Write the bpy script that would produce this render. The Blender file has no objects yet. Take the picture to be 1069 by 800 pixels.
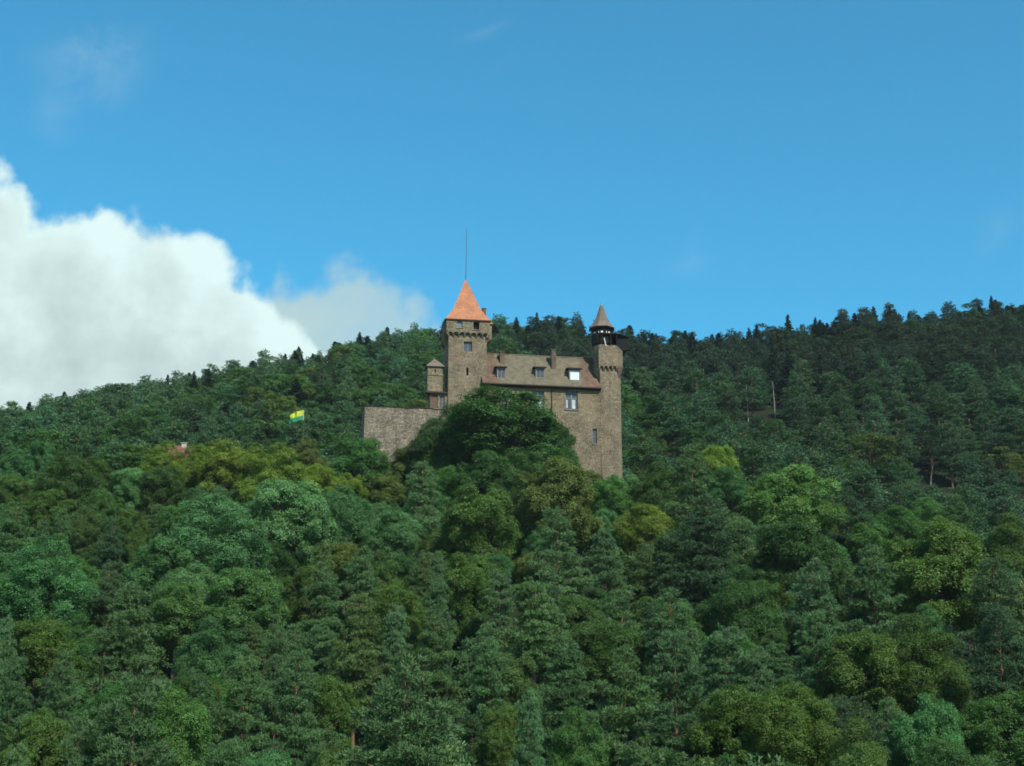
import bpy, bmesh, math, random
import numpy as np
from mathutils import Vector, Matrix

R = math.radians
scene = bpy.context.scene
col = scene.collection

# ------------------------------------------------------------------ camera, sky, sun, exposure
PITCH = R(16.0)
FPX = 1670.0                      # focal length in photograph pixels (photo is 1069 x 800)
cam_d = bpy.data.cameras.new('camera')
cam_d.sensor_width = 36.0
cam_d.lens = 36.0 * FPX / 1069.0
cam_d.clip_start = 0.5
cam_d.clip_end = 20000
cam = bpy.data.objects.new('camera', cam_d)
cam.location = (0, 0, 0)
cam.rotation_euler = (math.pi / 2 + PITCH, 0, 0)
col.objects.link(cam)
scene.camera = cam

SUN_EL, SUN_AZ = R(45), R(147)    # azimuth clockwise from +Y (the way the camera looks)
sun_d = bpy.data.lights.new('sun', 'SUN')
sun_d.energy = 5.0
sun_d.angle = R(0.5)
sun_d.color = (1.0, 0.95, 0.86)
sun = bpy.data.objects.new('sun', sun_d)
sdir = Vector((math.sin(SUN_AZ) * math.cos(SUN_EL), math.cos(SUN_AZ) * math.cos(SUN_EL), math.sin(SUN_EL)))
sun.rotation_euler = sdir.to_track_quat('Z', 'Y').to_euler()
sun.location = sdir * 900
col.objects.link(sun)

scene.view_settings.view_transform = 'Standard'
scene.view_settings.look = 'None'
scene.view_settings.gamma = 1.0
scene.view_settings.use_curve_mapping = False
scene.view_settings.exposure = 0.25
scene.cycles.max_bounces = 6
scene.cycles.diffuse_bounces = 3
scene.cycles.glossy_bounces = 2
scene.cycles.transmission_bounces = 3
scene.cycles.transparent_max_bounces = 4
scene.cycles.volume_bounces = 1
scene.cycles.use_denoising = True
scene.cycles.filter_width = 1.7
scene.cycles.denoising_prefilter = 'ACCURATE'
scene.cycles.denoising_input_passes = 'RGB_ALBEDO_NORMAL'


def ray(px, row):
    """direction through a photograph pixel, scaled so that y = 1"""
    cx, cy = px - 534.5, 400 - row
    v = np.array([cx, FPX * math.cos(PITCH) - cy * math.sin(PITCH), FPX * math.sin(PITCH) + cy * math.cos(PITCH)])
    return v / v[1]


def project(x, y, z):
    f = y * math.cos(PITCH) + z * math.sin(PITCH)
    u = -y * math.sin(PITCH) + z * math.cos(PITCH)
    return 534.5 + FPX * x / f, 400 - FPX * u / f, f


# ------------------------------------------------------------------ node helpers
class NT:
    def __init__(self, tree):
        self.t = tree
        tree.nodes.clear()

    def n(self, typ, ins=None, **props):
        nd = self.t.nodes.new(typ)
        for k, v in props.items():
            setattr(nd, k, v)
        for k, v in (ins or {}).items():
            if isinstance(v, bpy.types.NodeSocket):
                self.t.links.new(v, nd.inputs[k])
            else:
                nd.inputs[k].default_value = v
        return nd

    def math(self, op, a, b=0.0, c=None, clamp=False):
        nd = self.t.nodes.new('ShaderNodeMath')
        nd.operation = op
        nd.use_clamp = clamp
        for i, v in enumerate((a, b) if c is None else (a, b, c)):
            if isinstance(v, bpy.types.NodeSocket):
                self.t.links.new(v, nd.inputs[i])
            else:
                nd.inputs[i].default_value = v
        return nd.outputs[0]

    def mix(self, fac, a, b, blend='MIX'):
        nd = self.t.nodes.new('ShaderNodeMix')
        nd.data_type = 'RGBA'
        nd.blend_type = blend
        for i, v in ((0, fac), (6, a), (7, b)):
            if isinstance(v, bpy.types.NodeSocket):
                self.t.links.new(v, nd.inputs[i])
            else:
                nd.inputs[i].default_value = v if i == 0 else (*v[:3], 1.0)
        return nd.outputs[2]

    def step(self, v, lo, hi, a=0.0, b=1.0):
        nd = self.t.nodes.new('ShaderNodeMapRange')
        nd.interpolation_type = 'SMOOTHSTEP'
        self.t.links.new(v, nd.inputs[0])
        for i, q in ((1, lo), (2, hi), (3, a), (4, b)):
            nd.inputs[i].default_value = q
        return nd.outputs[0]

    def noise(self, vec, scale, detail=4, rough=0.5, dist=0.0):
        return self.n('ShaderNodeTexNoise', {'Vector': vec, 'Scale': scale, 'Detail': detail, 'Roughness': rough, 'Distortion': dist})


# ------------------------------------------------------------------ sky with clouds
world = bpy.data.worlds.new('World')
scene.world = world
world.use_nodes = True
W = NT(world.node_tree)
sky = W.n('ShaderNodeTexSky', sky_type='NISHITA', sun_disc=False, sun_elevation=SUN_EL, sun_rotation=SUN_AZ,
          altitude=300.0, air_density=1.0, dust_density=0.25, ozone_density=2.0)
SKY_TINT = (0.315, 1.19, 1.28)
sky_c = W.mix(1.0, sky.outputs[0], SKY_TINT, 'MULTIPLY')
tc = W.n('ShaderNodeTexCoord')
dirv = tc.outputs['Generated']
sep = W.n('ShaderNodeSeparateXYZ', {0: dirv})
az = W.math('ARCTAN2', sep.outputs[0], sep.outputs[1])
el = W.math('ARCSINE', sep.outputs[2])
deg_az = W.math('MULTIPLY', az, 57.29578)
deg_el = W.math('MULTIPLY', el, 57.29578)


def azel(px, row):
    v = ray(px, row)
    v = v / np.linalg.norm(v)
    return math.degrees(math.atan2(v[0], v[1])), math.degrees(math.asin(v[2]))


def cloud_layer(outline, seed, az_fall):
    """top elevation over azimuth from a list of sky directions; returns (signed height below the top in degrees)"""
    pts = sorted(azel(*p) for p in outline)
    lo, hi = pts[0][0], pts[-1][0]
    ramp = W.n('ShaderNodeValToRGB', {0: W.n('ShaderNodeMapRange', {0: deg_az, 1: lo, 2: hi}).outputs[0]})
    cr = ramp.color_ramp
    cr.interpolation = 'EASE'
    while len(cr.elements) < len(pts):
        cr.elements.new(0.5)
    for e, (a, h) in zip(cr.elements, pts):
        e.position = (a - lo) / (hi - lo)
        q = (h - 8) / 20
        e.color = (q, q, q, 1)
    top = W.math('MULTIPLY_ADD', ramp.outputs[0], 20.0, 8.0)
    off = W.n('ShaderNodeVectorMath', {0: dirv, 1: (seed, seed * 1.7, seed * 0.6)}, operation='ADD').outputs[0]
    big = W.noise(off, 26.0, 10, 0.56).outputs[0]
    billow = W.n('ShaderNodeTexVoronoi', {'Vector': W.n('ShaderNodeVectorMath', {0: off, 1: W.n('ShaderNodeVectorMath', {0: W.noise(off, 30, 3).outputs[1], 'Scale': 0.03}, operation='SCALE').outputs[0]}, operation='ADD').outputs[0], 'Scale': 42.0, 'Smoothness': 0.6}, feature='SMOOTH_F1').outputs[0]
    h = W.math('SUBTRACT', top, deg_el)
    h = W.math('ADD', h, W.math('MULTIPLY', W.math('SUBTRACT', big, 0.5), 3.6))
    h = W.math('ADD', h, W.math('MULTIPLY', W.math('SUBTRACT', 0.42, billow), 1.3))
    return h, big, off


main = [(-420, 150), (-160, 165), (-60, 160), (0, 176), (22, 194), (36, 215), (62, 226), (95, 232), (120, 226), (150, 216), (172, 224), (205, 246), (232, 262), (255, 276), (278, 300), (298, 320), (320, 347), (338, 374), (352, 408), (380, 450), (420, 520)]
small = [(180, 420), (240, 360), (270, 305), (296, 280), (312, 290), (330, 278), (350, 270), (375, 280), (405, 287), (430, 302), (452, 326), (478, 370), (540, 470)]
h1, big1, off1 = cloud_layer(main, 3.1, 0)
h2, big2, off2 = cloud_layer(small, 7.7, 0)
m1 = W.step(h1, -0.30, 0.70)
m2 = W.math('MULTIPLY', W.step(h2, -0.4, 1.1), W.math('ADD', 0.84, W.math('MULTIPLY', W.math('SUBTRACT', W.noise(off2, 16.0, 6, 0.6).outputs[0], 0.5), 0.9)), clamp=True)
# relief of the cloud: how the density falls off towards the sun
offs = W.n('ShaderNodeVectorMath', {0: off1, 1: (0.018, -0.006, 0.020)}, operation='ADD').outputs[0]
big_s = W.noise(offs, 26.0, 6, 0.5).outputs[0]
soft = W.noise(off1, 9.0, 4, 0.5).outputs[0]
rel = W.math('MULTIPLY', W.math('SUBTRACT', big1, big_s), 0.9)
lum = W.math('ADD', W.math('ADD', 0.74, W.math('MULTIPLY', rel, 0.55)), W.math('MULTIPLY', W.math('SUBTRACT', soft, 0.5), 0.40))
edge = W.step(h1, 0.2, 3.2, 0.12, 0.0)
lum = W.math('ADD', lum, edge)
low = W.step(deg_el, 14.0, 19.0, -0.10, 0.0)
lum = W.math('ADD', lum, low)
lum = W.math('MAXIMUM', W.math('MINIMUM', lum, 0.88), 0.54)
cl_col = W.mix(1.0, (0.76, 0.95, 0.93), W.n('ShaderNodeCombineColor', {0: lum, 1: lum, 2: lum}).outputs[0], 'MULTIPLY')
cl2 = W.mix(1.0, (0.42, 0.57, 0.58), (1, 1, 1), 'MULTIPLY')
# thin high wisps
wv = W.n('ShaderNodeMapping', {0: dirv, 'Scale': (1.0, 1.0, 1.6), 'Rotation': (0, 0.5, 0)}).outputs[0]
wis = W.noise(wv, 11.0, 9, 0.62, 0.8).outputs[0]
wis = W.step(wis, 0.44, 0.70)
near_w = None
for px_, row_, rad_, amt in ((98, 62, 0.030, 0.17), (507, 40, 0.018, 0.18), (60, 120, 0.014, 0.11), (716, 266, 0.016, 0.13), (1060, 250, 0.02, 0.12)):
    d0 = ray(px_, row_)
    d0 = d0 / np.linalg.norm(d0)
    ds = W.n('ShaderNodeVectorMath', {0: dirv, 1: tuple(float(q) for q in d0)}, operation='DISTANCE').outputs['Value']
    g_ = W.step(ds, 0.0, rad_ * 1.6, amt, 0.0)
    near_w = g_ if near_w is None else W.math('ADD', near_w, g_)
wis = W.math('MULTIPLY', wis, near_w)
SKY_STR = 0.122
# world output: sky radiance, then clouds in the same units
inv = 1.0 / SKY_STR
sk = W.mix(wis, sky_c, (0.55 * inv, 0.68 * inv, 0.72 * inv))
c2 = W.mix(1.0, cl2, (inv, inv, inv), 'MULTIPLY')
sk = W.mix(m2, sk, c2)
c1 = W.mix(1.0, cl_col, (inv, inv, inv), 'MULTIPLY')
sk = W.mix(m1, sk, c1)
bg = W.n('ShaderNodeBackground', {0: sk, 1: SKY_STR})
W.n('ShaderNodeOutputWorld', {0: bg.outputs[0]})


# ------------------------------------------------------------------ materials
def new_mat(name):
    m = bpy.data.materials.new(name)
    m.use_nodes = True
    return m, NT(m.node_tree)


def finish(N, shader):
    N.n('ShaderNodeOutputMaterial', {0: shader})


def foliage_mat(name, transl, spec, rough):
    m, N = new_mat(name)
    oi = N.n('ShaderNodeObjectInfo')
    at = N.n('ShaderNodeAttribute', attribute_name='tint')
    hs = N.n('ShaderNodeSeparateXYZ', {0: at.outputs['Vector']})
    k = hs.outputs[0]          # brightness of the leaf clump, about 1
    warm = hs.outputs[1]       # 0..1, leaf by leaf
    c = N.mix(1.0, oi.outputs['Color'], N.n('ShaderNodeCombineColor', {0: k, 1: k, 2: k}).outputs[0], 'MULTIPLY')
    c2 = N.mix(1.0, c, (1.22, 1.10, 0.72), 'MULTIPLY')
    c = N.mix(warm, c, c2)
    p = N.n('ShaderNodeBsdfPrincipled', {'Base Color': c, 'Roughness': rough, 'Specular IOR Level': spec})
    tr = N.n('ShaderNodeBsdfTranslucent', {0: N.mix(1.0, c, (1.25, 1.3, 0.7), 'MULTIPLY')})
    mx = N.n('ShaderNodeMixShader', {0: transl, 1: p.outputs[0], 2: tr.outputs[0]})
    finish(N, mx.outputs[0])
    return m


M_LEAF = foliage_mat('leaf', 0.34, 0.22, 0.55)
M_NEEDLE = foliage_mat('needle', 0.12, 0.25, 0.6)


def bark_mat(name, a, b, scale=3.0):
    m, N = new_mat(name)
    tcx = N.n('ShaderNodeTexCoord')
    mp = N.n('ShaderNodeMapping', {0: tcx.outputs['Object'], 'Scale': (1, 1, 0.25)}).outputs[0]
    nz = N.noise(mp, scale, 6, 0.6)
    c = N.mix(N.step(nz.outputs[0], 0.35, 0.65), a, b)
    bp = N.n('ShaderNodeBump', {'Strength': 0.6, 'Distance': 0.1, 'Height': nz.outputs[0]})
    p = N.n('ShaderNodeBsdfPrincipled', {'Base Color': c, 'Roughness': 0.9, 'Normal': bp.outputs[0], 'Specular IOR Level': 0.2})
    finish(N, p.outputs[0])
    return m


M_BARK = bark_mat('bark', (0.05, 0.04, 0.03), (0.12, 0.10, 0.08))
M_PINEBARK = bark_mat('pine_bark', (0.13, 0.07, 0.045), (0.22, 0.13, 0.085))
M_PALEBARK = bark_mat('pale_bark', (0.12, 0.10, 0.08), (0.27, 0.235, 0.20))


def stone_mat(name, c1, c2, mortar, bw=0.62, bh=0.30, stain=0.35, warm=(0.30, 0.19, 0.12)):
    m, N = new_mat(name)
    tcx = N.n('ShaderNodeTexCoord')
    s = N.n('ShaderNodeSeparateXYZ', {0: tcx.outputs['Object']})
    wob = N.noise(tcx.outputs['Object'], 0.9, 3)
    wo = N.n('ShaderNodeSeparateColor', {0: wob.outputs[1]})
    u = N.math('ADD', N.math('ADD', s.outputs[0], s.outputs[1]), N.math('MULTIPLY', wo.outputs[0], 0.35))
    v = N.math('ADD', s.outputs[2], N.math('MULTIPLY', wo.outputs[1], 0.22))
    vec = N.n('ShaderNodeCombineXYZ', {0: u, 1: v}).outputs[0]
    br = N.n('ShaderNodeTexBrick', {'Vector': vec, 'Color1': (*c1, 1), 'Color2': (*c2, 1), 'Mortar': (*mortar, 1), 'Scale': 1.0,
                                    'Mortar Size': 0.028, 'Mortar Smooth': 0.5, 'Bias': -0.1, 'Brick Width': bw, 'Row Height': bh})
    br.offset = 0.43
    br.squash = 0.7
    br.squash_frequency = 3
    fine = N.noise(vec, 2.6, 8, 0.7)
    c = N.mix(1.0, br.outputs[0], N.n('ShaderNodeMapRange', {0: fine.outputs[0], 1: 0.3, 2: 0.7, 3: 0.52, 4: 1.46}).outputs[0], 'MULTIPLY')
    patch = N.noise(tcx.outputs['Object'], 0.33, 5, 0.6)
    c = N.mix(N.step(patch.outputs[0], 0.50, 0.75, 0, 0.38), c, warm)
    # rain streaks and lichen
    mp = N.n('ShaderNodeMapping', {0: tcx.outputs['Object'], 'Scale': (1.1, 1.1, 0.16)}).outputs[0]
    stn = N.noise(mp, 1.0, 6, 0.65)
    c = N.mix(N.step(stn.outputs[0], 0.50, 0.72, 0, stain), c, (0.075, 0.068, 0.055))
    wide = N.noise(tcx.outputs['Object'], 0.55, 4, 0.6)
    c = N.mix(1.0, c, N.n('ShaderNodeMapRange', {0: wide.outputs[0], 1: 0.3, 2: 0.7, 3: 0.74, 4: 1.26}).outputs[0], 'MULTIPLY')
    pale = N.noise(tcx.outputs['Object'], 1.9, 5, 0.7)
    c = N.mix(N.step(pale.outputs[0], 0.60, 0.74, 0, 0.55), c, (0.33, 0.295, 0.23))
    hgt = N.math('ADD', N.math('MULTIPLY', br.outputs['Fac'], -0.7), N.math('MULTIPLY', fine.outputs[0], 0.8))
    bp = N.n('ShaderNodeBump', {'Strength': 0.9, 'Distance': 0.12, 'Height': hgt})
    p = N.n('ShaderNodeBsdfPrincipled', {'Base Color': c, 'Roughness': 0.92, 'Normal': bp.outputs[0], 'Specular IOR Level': 0.2})
    finish(N, p.outputs[0])
    return m


M_STONE = stone_mat('sandstone_blocks', (0.255, 0.209, 0.134), (0.174, 0.143, 0.094), (0.085, 0.073, 0.052), bw=0.46, bh=0.23)
M_RUBBLE = stone_mat('old_rubble_wall', (0.30, 0.256, 0.182), (0.14, 0.12, 0.088), (0.07, 0.06, 0.047), bw=0.42, bh=0.22, stain=0.5, warm=(0.23, 0.18, 0.14))
M_PLASTER = stone_mat('rendered_wall', (0.23, 0.18, 0.108), (0.20, 0.157, 0.096), (0.185, 0.145, 0.098), stain=0.3, warm=(0.24, 0.17, 0.105))


def tile_mat(name, base, alt, moss=None, moss_amt=0.0, red=None, rows=0.34):
    m, N = new_mat(name)
    tcx = N.n('ShaderNodeTexCoord')
    s = N.n('ShaderNodeSeparateXYZ', {0: tcx.outputs['Object']})
    vec = N.n('ShaderNodeCombineXYZ', {0: N.math('ADD', s.outputs[0], N.math('MULTIPLY', s.outputs[1], 0.35)), 1: s.outputs[2]}).outputs[0]
    br = N.n('ShaderNodeTexBrick', {'Vector': vec, 'Color1': (*base, 1), 'Color2': (*alt, 1), 'Mortar': tuple(q * 0.45 for q in base) + (1,), 'Scale': 1.0,
                                    'Mortar Size': 0.02, 'Mortar Smooth': 0.3, 'Bias': 0.0, 'Brick Width': 0.24, 'Row Height': rows})
    nz = N.noise(tcx.outputs['Object'], 0.8, 7, 0.65)
    c = N.mix(1.0, br.outputs[0], N.n('ShaderNodeMapRange', {0: nz.outputs[0], 1: 0.3, 2: 0.7, 3: 0.75, 4: 1.2}).outputs[0], 'MULTIPLY')
    if moss:
        mz = N.noise(tcx.outputs['Object'], 0.45, 7, 0.6)
        xs = N.math('ABSOLUTE', N.math('SUBTRACT', s.outputs[0], 14.7))      # the old roof is mossy in its middle, bare tile by both towers
        xs = N.math('ADD', xs, N.math('MULTIPLY', N.math('SUBTRACT', mz.outputs[0], 0.5), 3.0))
        c = N.mix(N.step(xs, 5.9, 7.5, moss_amt, 0.0), c, moss)
        sp = N.noise(tcx.outputs['Object'], 2.3, 6, 0.7)
        c = N.mix(N.step(sp.outputs[0], 0.5, 0.75, 0, 0.45), c, (0.085, 0.078, 0.05))
        gr = N.noise(tcx.outputs['Object'], 1.3, 8, 0.7)
        c = N.mix(1.0, c, N.n('ShaderNodeMapRange', {0: gr.outputs[0], 1: 0.3, 2: 0.7, 3: 0.55, 4: 1.4}).outputs[0], 'MULTIPLY')
        c = N.mix(N.math('MULTIPLY', br.outputs['Fac'], 0.45), c, (0.04, 0.034, 0.025))
    bp = N.n('ShaderNodeBump', {'Strength': 0.5, 'Distance': 0.05, 'Height': N.math('MULTIPLY', br.outputs['Fac'], -1.0)})
    p = N.n('ShaderNodeBsdfPrincipled', {'Base Color': c, 'Roughness': 0.8, 'Normal': bp.outputs[0], 'Specular IOR Level': 0.3})
    finish(N, p.outputs[0])
    return m


M_ORANGE = tile_mat('orange_roof_tiles', (0.46, 0.19, 0.092), (0.39, 0.16, 0.08))
M_OLDROOF = tile_mat('mossy_roof_tiles', (0.155, 0.088, 0.055), (0.125, 0.075, 0.048), moss=(0.135, 0.122, 0.075), moss_amt=0.8)
M_SPIRE = tile_mat('weathered_slate', (0.185, 0.145, 0.112), (0.14, 0.112, 0.092))
M_REDROOF = tile_mat('red_roof_tiles', (0.20, 0.075, 0.055), (0.17, 0.065, 0.05))


def plain_mat(name, c, rough=0.7, spec=0.3, var=0.25, metal=0.0, scale=4.0):
    m, N = new_mat(name)
    tcx = N.n('ShaderNodeTexCoord')
    nz = N.noise(tcx.outputs['Object'], scale, 5, 0.6)
    k = N.n('ShaderNodeMapRange', {0: nz.outputs[0], 1: 0.3, 2: 0.7, 3: 1 - var, 4: 1 + var}).outputs[0]
    cc = N.mix(1.0, c, N.n('ShaderNodeCombineColor', {0: k, 1: k, 2: k}).outputs[0], 'MULTIPLY')
    p = N.n('ShaderNodeBsdfPrincipled', {'Base Color': cc, 'Roughness': rough, 'Specular IOR Level': spec, 'Metallic': metal})
    finish(N, p.outputs[0])
    return m


M_TIMBER = plain_mat('dark_timber', (0.007, 0.007, 0.007), 0.8, 0.2)
M_TRIM = plain_mat('dark_eave_board', (0.035, 0.027, 0.022), 0.8, 0.2)
M_FRAME = plain_mat('grey_window_frame', (0.16, 0.16, 0.155), 0.6)
M_GLASS = plain_mat('window_glass', (0.075, 0.08, 0.085), 0.12, 0.35, 0.25)
M_GLASSPALE = plain_mat('sky_tinted_glass', (0.14, 0.17, 0.18), 0.15, 0.5, 0.1)  # sky seen in the pane is painted into its base colour
M_BLIND = plain_mat('white_window_blind', (0.60, 0.66, 0.64), 0.7, 0.3, 0.04)
M_CURTAIN = plain_mat('white_curtain', (0.42, 0.46, 0.47), 0.8, 0.2, 0.25, scale=2.0)
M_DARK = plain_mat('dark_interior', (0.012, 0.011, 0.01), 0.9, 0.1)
M_METAL = plain_mat('dull_metal', (0.10, 0.105, 0.11), 0.5, 0.5, 0.1, 0.6)
M_PALEPOST = plain_mat('pale_painted_wood', (0.55, 0.54, 0.48), 0.7)
M_BRICK = stone_mat('chimney_brick', (0.165, 0.115, 0.08), (0.13, 0.09, 0.066), (0.12, 0.1, 0.08), bw=0.3, bh=0.12, stain=0.3, warm=(0.25, 0.15, 0.10))
M_DOOR = plain_mat('red_brown_boards', (0.11, 0.068, 0.045), 0.8)
M_COPPER = plain_mat('green_copper', (0.20, 0.27, 0.22), 0.6)
M_POLE = plain_mat('pale_metal_pole', (0.42, 0.43, 0.42), 0.5, 0.5, 0.1)
M_WALLCREAM = plain_mat('cream_plaster', (0.36, 0.32, 0.27), 0.9)


# ------------------------------------------------------------------ mesh helpers
def obj_from_bm(name, bm, mats, parent=None, smooth=False):
    bmesh.ops.recalc_face_normals(bm, faces=bm.faces)
    me = bpy.data.meshes.new(name)
    bm.to_mesh(me)
    bm.free()
    for m in (mats if isinstance(mats, (list, tuple)) else [mats]):
        me.materials.append(m)
    if smooth:
        me.polygons.foreach_set('use_smooth', [True] * len(me.polygons))
    o = bpy.data.objects.new(name, me)
    col.objects.link(o)
    if parent:
        o.parent = parent
    return o


def box(bm, x0, x1, y0, y1, z0, z1, mi=0):
    vs = [bm.verts.new(p) for p in ((x0, y0, z0), (x1, y0, z0), (x1, y1, z0), (x0, y1, z0), (x0, y0, z1), (x1, y0, z1), (x1, y1, z1), (x0, y1, z1))]
    for q in ((3, 2, 1, 0), (4, 5, 6, 7), (0, 1, 5, 4), (1, 2, 6, 5), (2, 3, 7, 6), (3, 0, 4, 7)):
        bm.faces.new([vs[i] for i in q]).material_index = mi
    return vs


def loft(bm, rings, cap0=True, cap1=True, mi=0):
    """rings of equal length, or a single apex point as the last"""
    prev = None
    first = None
    for rg in rings:
        cur = [bm.verts.new(p) for p in rg]
        if prev is not None:
            n = len(prev)
            if len(cur) == 1:
                for i in range(n):
                    bm.faces.new((prev[i], prev[(i + 1) % n], cur[0])).material_index = mi
            else:
                for i in range(n):
                    bm.faces.new((prev[i], prev[(i + 1) % n], cur[(i + 1) % n], cur[i])).material_index = mi
        else:
            first = cur
        prev = cur
    if cap0:
        bm.faces.new(first[::-1]).material_index = mi
    if cap1 and len(prev) > 2:
        bm.faces.new(prev).material_index = mi


def circ(cx, cy, z, r, n, ph=0.0):
    return [(cx + r * math.cos(ph + 2 * math.pi * i / n), cy + r * math.sin(ph + 2 * math.pi * i / n), z) for i in range(n)]


def tube(bm, pts, radii, n=7, mi=0):
    rings = []
    for i, p in enumerate(pts):
        p = Vector(p)
        a = Vector(pts[min(i + 1, len(pts) - 1)]) - Vector(pts[max(i - 1, 0)])
        q = a.to_track_quat('Z', 'Y')
        rings.append([tuple(p + q @ Vector((radii[i] * math.cos(2 * math.pi * k / n), radii[i] * math.sin(2 * math.pi * k / n), 0))) for k in range(n)])
    loft(bm, rings, mi=mi)


def box_with_openings(bm, x0, x1, y0, y1, z0, z1, holes, depth=0.35, mi=0):
    """a block whose front (y0) has rectangular recesses (hx0, hx1, hz0, hz1)"""
    xs = sorted({x0, x1, *[h[0] for h in holes], *[h[1] for h in holes]})
    zs = sorted({z0, z1, *[h[2] for h in holes], *[h[3] for h in holes]})
    vc = {}

    def V(x, y, z):
        k = (round(x, 4), round(y, 4), round(z, 4))
        if k not in vc:
            vc[k] = bm.verts.new((x, y, z))
        return vc[k]
    for i in range(len(xs) - 1):
        for j in range(len(zs) - 1):
            a, b, c, d = xs[i], xs[i + 1], zs[j], zs[j + 1]
            mx, mz = (a + b) / 2, (c + d) / 2
            if any(h[0] < mx < h[1] and h[2] < mz < h[3] for h in holes):
                continue
            bm.faces.new((V(a, y0, c), V(b, y0, c), V(b, y0, d), V(a, y0, d))).material_index = mi
    for (a, b, c, d) in holes:
        zz = [z for z in zs if c - 1e-6 <= z <= d + 1e-6]
        xx = [x for x in xs if a - 1e-6 <= x <= b + 1e-6]
        yb = y0 + depth
        for k in range(len(zz) - 1):
            bm.faces.new((V(a, y0, zz[k]), V(a, y0, zz[k + 1]), V(a, yb, zz[k + 1]), V(a, yb, zz[k]))).material_index = mi
            bm.faces.new((V(b, y0, zz[k]), V(b, yb, zz[k]), V(b, yb, zz[k + 1]), V(b, y0, zz[k + 1]))).material_index = mi
        for k in range(len(xx) - 1):
            bm.faces.new((V(xx[k], y0, c), V(xx[k], yb, c), V(xx[k + 1], yb, c), V(xx[k + 1], y0, c))).material_index = mi
            bm.faces.new((V(xx[k], y0, d), V(xx[k + 1], y0, d), V(xx[k + 1], yb, d), V(xx[k], yb, d))).material_index = mi
        fx = [V(x, yb, c) for x in xx] + [V(b, yb, z) for z in zz[1:]] + [V(x, yb, d) for x in xx[::-1][1:]] + [V(a, yb, z) for z in zz[::-1][1:-1]]
        bm.faces.new(fx).material_index = mi
    # sides, back, top, bottom (own vertices where the front is subdivided)
    ring_f = [V(x, y0, z0) for x in xs] + [V(x1, y0, z) for z in zs[1:]] + [V(x, y0, z1) for x in xs[::-1][1:]] + [V(x0, y0, z) for z in zs[::-1][1:-1]]
    nb = {'bl': V(x0, y1, z0), 'br': V(x1, y1, z0), 'tr': V(x1, y1, z1), 'tl': V(x0, y1, z1)}
    bm.faces.new([V(x, y0, z0) for x in xs] + [nb['br'], nb['bl']]).material_index = mi
    bm.faces.new([V(x, y0, z1) for x in xs] + [nb['tr'], nb['tl']]).material_index = mi
    bm.faces.new([V(x0, y0, z) for z in zs] + [nb['tl'], nb['bl']]).material_index = mi
    bm.faces.new([V(x1, y0, z) for z in zs] + [nb['tr'], nb['br']]).material_index = mi
    bm.faces.new((nb['bl'], nb['br'], nb['tr'], nb['tl'])).material_index = mi


def set_props(o, label=None, cat=None, group=None, kind=None):
    for k, v in (('label', label), ('category', cat), ('group', group), ('kind', kind)):
        if v:
            o[k] = v
    return o


def empty(name, loc, rz=0.0):
    o = bpy.data.objects.new(name, None)
    o.location = loc
    o.rotation_euler = (0, 0, rz)
    o.empty_display_size = 1
    col.objects.link(o)
    return o


# ------------------------------------------------------------------ terrain
YK = np.array([-80, 0, 20, 60, 90, 125, 160, 205, 230, 240, 262, 300.0])
ZK = np.array([-2.2, -1.75, -2.5, -5.5, -5.5, 4, 15, 33, 43.5, 48, 52, 61.0])
RIDGE_Y = 480.0
ridge_px = [(-200, 478), (-90, 456), (0, 440), (60, 428), (100, 420), (150, 408), (200, 396), (250, 381), (300, 368), (350, 359), (400, 347), (450, 342), (520, 340), (600, 340),
            (690, 350), (750, 347), (800, 338), (870, 328), (950, 327), (1000, 325), (1069, 316), (1200, 305), (1400, 300)]
_rx = np.array([ray(p, r)[0] * RIDGE_Y for p, r in ridge_px])
_rz = np.array([ray(p, r)[2] * RIDGE_Y for p, r in ridge_px]) - 12.0


def smooth01(a, lo, hi):
    t = np.clip((a - lo) / (hi - lo), 0, 1)
    return t * t * (3 - 2 * t)


def ground(x, y):
    x = np.asarray(x, float)
    y = np.asarray(y, float)
    near = np.interp(y, YK, ZK)
    zr = np.interp(x, _rx, _rz)
    t = np.clip((y - 300) / (RIDGE_Y - 300), 0, 1)
    far = 61.0 + (zr - 61.0) * t ** 0.93
    z = np.where(y <= 300, near, far)
    z = z - np.clip(y - RIDGE_Y - 15, 0, None) * 0.22
    drop = 12.0 * smooth01(x, 32, 92) * smooth01(y, 150, 225) * (1 - smooth01(y, 280, 400))
    z = z - drop
    # gullies and humps of the wooded slope
    z = z + 1.6 * np.sin(x * 0.045 + 1.3) * np.sin(y * 0.031) * smooth01(y, 285, 340)
    return z


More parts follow.
